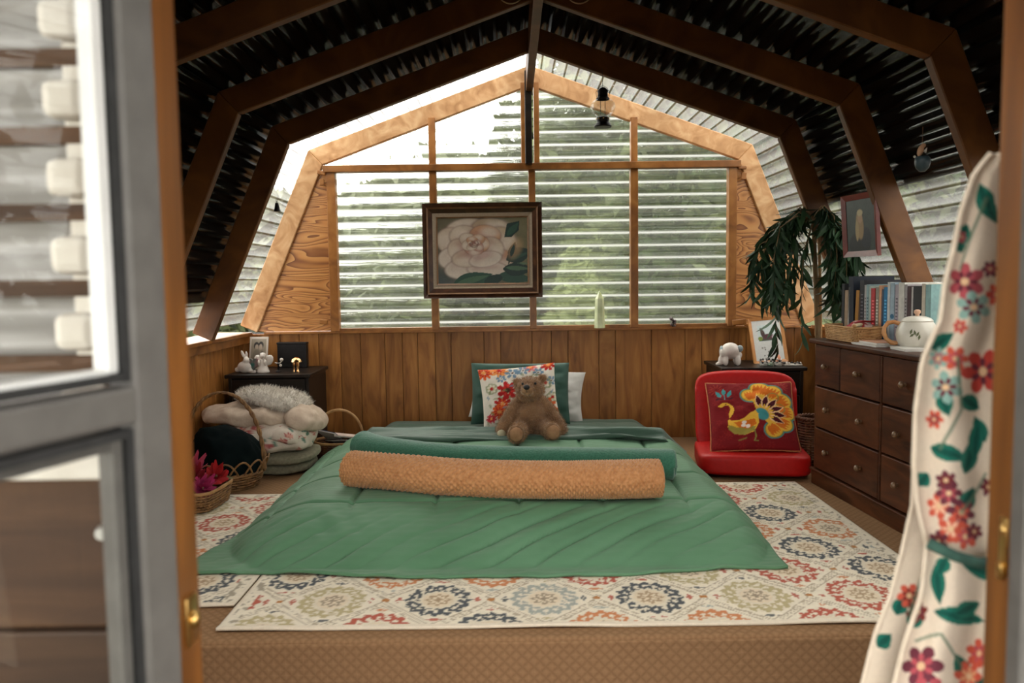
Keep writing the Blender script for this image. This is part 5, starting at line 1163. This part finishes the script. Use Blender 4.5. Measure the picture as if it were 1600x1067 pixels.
for o_ in t.children: o_.location = (0, 0, t2 / 2)
for k in range(5):
    lbs = ['silver beaded trinket, first before the framed picture', 'silver beaded trinket with green stone before the framed picture', 'small grey beaded bowl before the framed picture', 'pale orange salt crystal before the framed picture', 'flat dish of dark and white beads beside the framed picture']
    x = (1.49, 1.53, 1.575, 1.595, 1.66)[k]; t = thing(('bead_trinket', 'bead_trinket', 'bead_bowl', 'salt_crystal', 'bead_dish')[k], lbs[k], 'trinket', (x, 4.70 + .012 * (k % 2) + (.03 if k == 3 else 0), NZ), 0, 'trinkets on the back nightstand')
    if k == 3: turned('crystal', [(0, 0), (.014, 0), (.017, .02), (.012, .045), (.004, .062), (0, .064)], noisy('salt_orange', srgb(206, 130, 96), srgb(226, 160, 126), 20, rough=.4), t, seg=7); continue
    cc = [(150, 150, 140), (130, 150, 130), (160, 156, 146), 0, (170, 166, 156)][k]; bm = NB()
    if k == 4: bx(bm, (0, 0, .006), (.105, .06, .012), bev=.004)
    else: lathe(bm, [(0, 0), (.02, 0), (.024, .012), (.020, .022), (0, .020)], 14)
    obj('body', bm, noisy('bead_metal', srgb(*cc), srgb(*[min(255, v + 40) for v in cc]), 80, rough=.3, metal=.5), t, True, 40)
    for j in range(9):
        bm = NB(); a = j * 2 * PI / 9; q = (.05 * math.cos(a), .026 * math.sin(a), .016) if k == 4 else (.020 * math.cos(a), .020 * math.sin(a), .022 + .008 * (j % 3)); ball(bm, q, .0075, 1); obj('bead', bm, (BLACKIRON, PORC, GREYMETAL)[(j + k) % 3], t, True)

# ------------------------------------------------------------------ hanging fig tree in a wicker planter
FIG = noisy('fig_leaf', srgb(24, 46, 30), srgb(52, 80, 46), 9, rough=.55, bump=.05, spec=.3)
BARK = noisy('grey_tan_bark', srgb(96, 76, 50), srgb(140, 112, 78), 30, (1, 1, .2), .8, .3)
pl_ = thing('potted_fig', 'potted fig with drooping narrow dark leaves in a wicker planter', 'plant', (1.640, 4.30, .0))
weave(pl_, .070, .070, .25, WICKD, 18, 18, .006, 1.2); rim_ring(pl_, .086, .086, .258, .007, WICKD, twist=2)
bm = NB(); lathe(bm, [(0, .235), (.08, .235), (.078, .225), (0, .225)], 20); obj('soil', bm, DIRT, pl_)
pipe('trunk', [(.03, 0, .23), (.02, .0, .6), (.0, -.01, .95), (-.035, -.06, 1.22), (-.05, -.09, 1.34)], [.017, .015, .014, .012, .008], BARK, pl_, 8); pipe('stake', [(.045, .012, .23), (.03, .0, .8), (-.01, -.06, 1.28)], .008, WICKL, pl_, 6)
def leafmesh(L, w, bend):
    bm = NB(); vv = []
    for f in np.linspace(0, 1, 6):
        ww = w * math.sin(PI * min(1, f * .93 + .05)) ** .8; y = L * f; z_ = -bend * L * f * f; vv.append([bm.verts.new((-ww, y, z_ + .15 * ww)), bm.verts.new((0, y, z_ - .1 * ww)), bm.verts.new((ww, y, z_ + .15 * ww))])
    for A, B in zip(vv[:-1], vv[1:]):
        for q in (0, 1): bm.faces.new((A[q], A[q + 1], B[q + 1], B[q]))
    me = bpy.data.meshes.new('leaf'); bm.to_mesh(me); bm.free(); me.materials.append(FIG)
    for p_ in me.polygons: p_.use_smooth = True
    return me
LMS = [leafmesh(.105, .0115, .25), leafmesh(.125, .0125, .35), leafmesh(.085, .0100, .15), leafmesh(.115, .011, .5)]
rs = np.random.RandomState(21); leafspots = []
def branch(pts, nleaf, r=.004):
    P = [Vector(p) for p in pts]; seg = []
    for i in range(len(P) - 1):
        for f in np.linspace(0, 1, 5)[:-1]: seg.append(P[i].lerp(P[i + 1], f))
    seg.append(P[-1]); pipe('branch', seg, [max(.0012, r * (1 - .7 * i / len(seg))) for i in range(len(seg))], BARK, pl_, 5)
    for k in range(nleaf):
        f = .18 + .82 * (k + rs.rand()) / nleaf; i = min(int(f * (len(seg) - 1)), len(seg) - 2); p = seg[i].lerp(seg[i + 1], f * (len(seg) - 1) - i)
        d = (seg[i + 1] - seg[i]).normalized() * .5 + Vector((rs.normal(0, .55), rs.normal(0, .55), -1.05 + rs.normal(0, .3))); leafspots.append((p, d.normalized()))
top = (-.05, -.09, 1.335)
def droop(ex, ey, zt, ze, n):   # arch out, then hang down
    zt = min(zt, 1.39); ey -= .13 if ex > -.05 else .06; ex = min(ex, .11)
    if ex > .05: zt = min(zt, 1.33)
    branch([top, (lerp(-.05, ex, .45), lerp(-.09, ey, .45), zt), (lerp(-.05, ex, .85), lerp(-.09, ey, .85), zt - .06), (ex, ey, (zt - .06 + ze) / 2), (ex + rs.normal(0, .02), ey + rs.normal(0, .02), ze)], n)
for ex, ey, zt, ze, n in ((-.20, .0, 1.39, .98, 50), (-.28, .04, 1.36, .96, 50), (-.24, -.07, 1.36, .90, 50), (-.34, .05, 1.30, .92, 40), (.0, -.07, 1.41, .95, 50), (.05, -.02, 1.41, .94, 50), (.09, .03, 1.38, .90, 50), (.06, -.12, 1.38, .92, 50), (-.17, -.05, 1.40, .96, 40), (-.25, -.03, 1.37, .92, 48), (-.32, -.02, 1.32, .93, 44), (-.22, .06, 1.38, .90, 44), (-.28, -.10, 1.34, .95, 44), (-.37, .0, 1.26, 1.0, 26), (-.13, .03, 1.36, .9, 40),
                          (.03, -.04, 1.42, .92, 46), (.07, .0, 1.42, .9, 48), (.02, -.10, 1.40, .9, 48), (.10, -.06, 1.38, .88, 48), (.05, .05, 1.38, .88, 40), (.13, -.1, 1.34, .95, 40), (.16, -.14, 1.30, 1.02, 26), (-.12, -.06, 1.22, .68, 26), (-.20, .10, 1.0, .62, 22)): droop(ex, ey, zt, ze, n)
order_ = list(range(len(leafspots))); rs.shuffle(order_); restV = []; restF = []
for c_, i in enumerate(order_):
    p, d = leafspots[i]; q = d.to_track_quat('Y', 'Z'); me = LMS[c_ % 4]; s = rs.uniform(.8, 1.15); M_ = Matrix.Translation(p) @ q.to_matrix().to_4x4() @ Matrix.Rotation(rs.uniform(0, 6.28), 4, 'Y') @ Matrix.Scale(s, 4)
    if c_ < 290:
        o = bpy.data.objects.new('leaf', me); COL.objects.link(o); o.parent = pl_; o.matrix_local = M_
    else:
        b0 = len(restV); restV += [tuple(M_ @ v.co) for v in me.vertices]; restF += [tuple(b0 + j for j in f.vertices) for f in me.polygons]
o = pyobj('leaf_mass', restV, restF, FIG, pl_, True); o['kind'] = 'stuff'

# ------------------------------------------------------------------ on the dresser: books, tray, teapot
DZ = .7235
BK = [('charcoal hardback standing at the far end of the book row', .020, .265, .20, (44, 46, 48)), ('beige paperback beside the charcoal hardback', .022, .235, .17, (168, 144, 118)), ('thin white booklet beside the tall navy book', .010, .25, .19, (196, 190, 180)),
      ('very tall navy hardback rising above the book row', .034, .300, .23, (18, 28, 44)), ('mustard yellow hardback beside the tall navy book', .022, .235, .16, (168, 116, 34)), ('thin brown book beside the mustard one', .012, .225, .16, (96, 66, 44)), ('tall black book with small purple lettering', .030, .282, .21, (24, 22, 30)),
      ('pale grey slim book next to the tall black book', .014, .26, .19, (176, 172, 170)), ('light teal paperback beside the pale grey book', .016, .262, .19, (140, 168, 172)), ('light green-grey slim paperback near the red book', .014, .255, .18, (164, 178, 168)), ('bright red hardback in the middle of the row', .026, .245, .18, (178, 44, 48)),
      ('grey patterned paperback beside the red hardback', .020, .25, .18, (142, 138, 124)), ('cream book with orange top beside the grey patterned one', .016, .258, .18, (214, 160, 120)), ('dark blue-grey thin paperback beside the bright blue book', .010, .24, .17, (56, 70, 92)), ('bright blue hardback behind the teapot handle', .024, .25, .18, (20, 112, 158)),
      ('white glossy book beside the bright blue one', .016, .272, .20, (204, 208, 206)), ('pale blue book with a round blue mark on the spine', .026, .27, .20, (152, 172, 186)), ('lilac grey paperback above the teapot', .022, .262, .19, (164, 156, 164)), ('wide white binder above the teapot lid', .034, .27, .21, (206, 204, 196)),
      ('silver grey book beside the white binder', .016, .262, .19, (158, 152, 152)), ('dark maroon hardback near the curtain', .022, .255, .18, (58, 22, 28)), ('slim white book between maroon and black books', .010, .252, .19, (196, 192, 188)), ('black ring binder near the curtain', .046, .255, .20, (18, 18, 20)), ('pale cream book beside the black binder', .02, .265, .2, (200, 190, 172)), ('light turquoise book partly behind the curtain', .03, .262, .2, (130, 168, 166))]
b0 = Vector((1.605, 3.872)); bd = Vector((.255, -.967)); s_ = 0.
rzb = math.atan2(bd.y, bd.x)                      # local x along the row, local -y = spine side
PAGES = noisy('paper_edges', srgb(196, 184, 162), srgb(214, 204, 184), 300, (1, 1, .05), .9, .1)
for i, (lb, w, h, d, c) in enumerate(BK):
    q = b0 + bd * (s_ + w / 2); s_ += w + .0015
    t = thing('book', lb, 'book', (q.x, q.y, DZ), rzb, 'upright books on the dresser'); tl = math.radians((0, 1, 2, -3, 6, 5, 0, 0, -1, -1, -2, 0, 0, 1, 1, 0, 0, 1, 0, 0, 0, 0, 0, 0, 0)[i]) * .5; t.rotation_euler = (0, tl, rzb)
    m_ = noisy('book_cloth', srgb(*[int(v * .88) for v in c]), srgb(*c), 40, rough=.5, bump=.05)
    bm = NB(); th = .0022
    bx(bm, (-w / 2 + th / 2, d / 2, h / 2), (th, d, h)); bx(bm, (w / 2 - th / 2, d / 2, h / 2), (th, d, h)); bx(bm, (0, th / 2, h / 2), (w - .0004, th, h), bev=.0008, seg=1); obj('cover', bm, m_, t)
    box('pages', (0, d / 2 - .001, h / 2), (w - 2 * th - .0002, d - .008, h - .007), PAGES, t)
    if i in (6, 8, 10, 11, 14, 17, 19, 7):
        lc = noisy('spine_print', srgb(*[min(255, v + 60) if sum(c) < 420 else max(0, v - 90) for v in c]), srgb(*[min(255, v + 80) if sum(c) < 420 else max(0, v - 70) for v in c]), 220, rough=.5, bump=0)
        for k in range(9): box('spine_mark', (0, -.0003, h * (.28 + .06 * k)), (w * .5, .0006, .006), lc, t)
    if i == 16: turned('round_mark', [(0, 0), (.011, 0), (.011, .0006), (0, .0006)], noisy('blue_mark', srgb(20, 80, 110), srgb(30, 96, 126), 20, rough=.5), t).matrix_local = Matrix.Translation((0, -.0001, .12)) @ Matrix.Rotation(PI / 2, 4, 'X')
# wicker tray
ty = thing('wicker_tray', 'small rectangular wicker tray on the dresser beside the fig', 'tray', (1.585, 3.695, DZ), ang); weave(ty, .155, .062, .062, WICKL, 9, 26, .0045, 1.08, 6.); rim_ring(ty, .168, .068, .070, .005, WICKL, 6.)
t = thing('fabric_scrap', 'red and white patterned fabric lying in the wicker tray', 'cloth', (1.60, 3.66, DZ + .045), .3); bm = soft_slab(.14, .085, .05, (14, 14, 8), .014, 16, 2.4, 3.); obj('fabric', bm, noisy('red_white_print', srgb(150, 36, 40), srgb(206, 180, 170), 22, rough=.8, lo=.45, hi=.55), t, True); pipe('trim', [(-.06, -.04, .045), (-.02, -.045, .052), (.03, -.04, .048), (.06, -.02, .05)], .004, REDS, t, 5)
t = thing('wooden_stick', 'pale round wooden stick lying across the wicker tray', 'stick', (1.56, 3.585, DZ + .080), .9); pipe('stick', [(-.055, 0, 0), (.055, 0, 0)], .009, noisy('pale_dowel', srgb(186, 166, 130), srgb(206, 188, 154), 30, rough=.6), t, 10); turned('end_cap', [(0, -.056), (.009, -.056), (.006, -.062), (0, -.063)], WICKL, t, (0, 0, 0), 10).matrix_local = Matrix.Rotation(PI / 2, 4, 'Y')
# slim books lying flat
for lb, x, y, z_, r_, w, d, h, c in (('slim white magazine lying flat beside the teapot', 1.600, 3.455, 0, .10, .15, .20, .008, (206, 200, 192)), ('slim orange and white booklet on top of the flat magazine', 1.612, 3.462, .0085, .02, .13, .18, .009, (204, 150, 120)), ('thin white pad lying before the teapot', 1.605, 3.20, 0, -.05, .10, .14, .010, (206, 202, 192))):
    t = thing('booklet', lb, 'booklet', (x, y, DZ + z_), r_, 'flat booklets on the dresser'); box('cover', (0, 0, h - .001), (w, d, .002), noisy('booklet_cover', srgb(*[int(v * .92) for v in c]), srgb(*c), 12, rough=.4, bump=0), t); box('pages', (0, 0, (h - .002) / 2), (w - .003, d - .003, h - .002), WHITEC, t)
# teapot
tp = thing('teapot', 'cream ceramic teapot with bamboo style handle and leaf sprig', 'teapot', (1.675, 3.285, DZ)); tp.rotation_euler = (0, 0, math.radians(152))
CER = noisy('cream_ceramic', srgb(206, 200, 184), srgb(220, 214, 200), 16, rough=.28, bump=.02, spec=.6)
turned('body', [(0, 0), (.058, 0), (.062, .004), (.075, .03), (.080, .055), (.076, .082), (.064, .104), (.058, .112), (.055, .112), (0, .108)], CER, tp, seg=36)
turned('lid', [(.060, .110), (.061, .114), (.052, .124), (.034, .131), (.012, .134), (0, .134)], CER, tp, seg=32); turned('lid_knob', [(0, .132), (.007, .133), (.008, .140), (.013, .147), (.012, .156), (.005, .160), (0, .160)], noisy('pinkish_clay', srgb(206, 160, 130), srgb(220, 180, 152), 20, rough=.4), tp, seg=14)
BAM = noisy('bamboo_glaze', srgb(176, 116, 66), srgb(206, 150, 96), 40, rough=.35, bump=.1)
hp = [(.060, 0, .098), (.085, 0, .108), (.108, 0, .104), (.122, 0, .085), (.124, 0, .060), (.114, 0, .036), (.095, 0, .020), (.070, 0, .018)]; pipe('handle', hp, [.010, .0085, .010, .0085, .010, .0085, .010, .009], BAM, tp, 10)
pipe('spout', [(-.068, 0, .04), (-.10, 0, .06), (-.118, 0, .09), (-.135, 0, .112)], [.022, .015, .011, .010], CER, tp, 12)
SPR = noisy('olive_sprig', srgb(84, 92, 58), srgb(110, 116, 78), 30, rough=.4, bump=0)
for a_, z_, tilt in ((-1.0, .062, .5), (-1.12, .068, -.2), (-1.25, .058, .9), (-1.3, .072, .3), (-.92, .05, .2)):
    a2 = a_ + PI - math.radians(12); a2 = a_ + math.radians(180 - 152 + 60 + 62); rr = .0802 if z_ < .06 else .0788
    bm = NB(); vs_ = [bm.verts.new(p_) for p_ in ((0, 0, -.012), (.005, 0, 0), (0, 0, .013), (-.005, 0, 0))]; bm.faces.new(vs_); r2 = bmesh.ops.extrude_face_region(bm, geom=bm.faces[:]); bmesh.ops.translate(bm, vec=(0, -.001, 0), verts=[v for v in r2['geom'] if isinstance(v, bmesh.types.BMVert)])
    o = obj('sprig_leaf', bm, SPR, tp); o.matrix_local = Matrix.Translation((rr * math.cos(a2), rr * math.sin(a2), z_)) @ Matrix.Rotation(a2 + PI / 2, 4, 'Z') @ Matrix.Rotation(tilt, 4, 'Y')

# ------------------------------------------------------------------ floral curtain tied back at the doorway
LE = [(1548, 240), (1522, 272), (1502, 330), (1490, 390), (1476, 445), (1470, 500), (1442, 560), (1431, 640), (1428, 730), (1434, 790), (1448, 850), (1440, 930), (1415, 1000), (1396, 1075), (1380, 1150), (1366, 1230)]
LE2 = [(1436, 600), (1430, 700), (1426, 790), (1408, 870), (1392, 930), (1368, 990), (1350, 1060), (1335, 1140), (1318, 1230)]
def edge_at(E, y): return np.interp(y, [p[1] for p in E], [p[0] for p in E])
CURT = printed('curtain_cotton', .85, 350, .15, .15)
def curtain_print(c):
    c.c[:] = srgb(222, 206, 186)
    TE, TD, CO, PU, RS, LT, MU = srgb(34, 108, 92), srgb(20, 66, 60), srgb(204, 92, 72), srgb(110, 54, 66), srgb(182, 84, 92), srgb(140, 176, 166), srgb(120, 50, 44)
    for a in ((1528, 300, 1556, 350), (1545, 330, 1530, 285), (1502, 395, 1488, 350), (1510, 350, 1495, 390), (1452, 545, 1492, 520), (1540, 690, 1520, 650), (1453, 698, 1512, 718), (1505, 740, 1524, 680), (1527, 660, 1520, 720), (1500, 800, 1520, 760), (1560, 900, 1500, 880), (1462, 880, 1470, 945), (1480, 870, 1465, 900), (1460, 955, 1540, 970), (1420, 980, 1440, 950), (1490, 960, 1530, 940), (1370, 1010, 1392, 990), (1400, 960, 1412, 930), (1510, 1060, 1490, 1020), (1560, 1080, 1520, 1060), (1470, 610, 1482, 650), (1500, 620, 1530, 640), (1450, 740, 1430, 760)): c.leaf(*a, 13, TE); c.leaf(*a, 5, TD, .7)
    for x, y, r, o, i in ((1508, 440, 30, RS, PU), (1520, 480, 26, LT, PU), (1478, 605, 26, LT, PU), (1465, 560, 18, LT, RS), (1535, 580, 36, srgb(190, 70, 60), PU), (1460, 655, 16, CO, PU), (1492, 560, 20, CO, RS), (1468, 790, 22, CO, srgb(236, 190, 160)), (1482, 770, 20, PU, RS), (1500, 800, 22, PU, CO), (1486, 826, 22, CO, srgb(236, 190, 160)), (1506, 838, 20, CO, RS), (1466, 845, 18, PU, MU), (1520, 830, 14, PU, MU), (1478, 750, 16, PU, MU), (1420, 930, 20, CO, MU), (1432, 955, 18, MU, PU), (1440, 1040, 34, PU, RS), (1530, 1020, 24, CO, RS), (1512, 1055, 24, CO, srgb(220, 160, 120)), (1555, 460, 18, CO, RS), (1545, 420, 14, PU, RS), (1450, 1085, 30, RS, LT), (1500, 370, 10, RS, PU), (1500, 510, 12, CO, RS), (1545, 760, 16, PU, MU)):
        c.petals(x, y, r * .12, r, 6, .92, o, x * .1); c.petals(x, y, r * .1, r * .6, 6, .7, i, x * .1 + .5); c.ell(x, y, r * .2, r * .2, srgb(226, 190, 150))
    for pts in ([(1500, 420), (1520, 360), (1540, 310)], [(1470, 700), (1500, 640), (1495, 560)], [(1540, 740), (1515, 780), (1500, 800)], [(1430, 1000), (1470, 990), (1500, 1040)], [(1440, 900), (1420, 960)]): c.line(pts, 5, srgb(96, 120, 100), .8)
def sheet_cloth(name, E, y0, y1, xr, dep, amp, nf, parent, ph, nu=160, nv=460):
    S, Tt = np.meshgrid(np.linspace(0, 1, nu), np.linspace(0, 1, nv)); S = S.ravel(); Tt = Tt.ravel(); PYv = y0 + (y1 - y0) * Tt; PXv = edge_at(E, PYv) * (1 - S) + xr * S
    D = dep + amp * np.sin(S * nf * PI + ph + 1.5 * fbm(Tt * 3, S * 2, 2)) * (.35 + .65 * Tt) + .012 * fbm(S * 4, Tt * 9, 3) + .05 * S
    V = [PY(float(a), float(b), float(d)) - parent.location for a, b, d in zip(PXv, PYv, D)]
    c = Canvas(PXv, PYv, (1, 1, 1)); curtain_print(c); o = pyobj(name, V, gridfaces(nu, nv), CURT, parent, True, c.c); md = o.modifiers.new('t', 'SOLIDIFY'); md.thickness = .002
    hem = [V[j * nu] for j in range(nv)][::8]; pipe('hem', hem, .0035, noisy('curtain_hem', srgb(206, 190, 168), srgb(222, 206, 186), 60, rough=.85), parent, 6)
    return o
cu = thing('curtain', 'cream cotton curtain with teal leaves and coral flowers tied back at the doorway', 'curtain', tuple(PY(1500, 1200, 1.10)))
sheet_cloth('front_panel', LE, 240, 1240, 1640, 1.07, .018, 5, cu, .5); sheet_cloth('rear_panel', LE2, 600, 1240, 1620, 1.13, .010, 4, cu, 2.)
tb = [PY(1450, 848, 1.052), PY(1490, 868, 1.035), PY(1530, 880, 1.045), PY(1575, 878, 1.07), PY(1620, 868, 1.10)]
pipe('tie_back', [p_ - cu.location for p_ in tb], .008, noisy('tie_cord', srgb(40, 70, 62), srgb(60, 96, 84), 40, rough=.8), cu, 8)
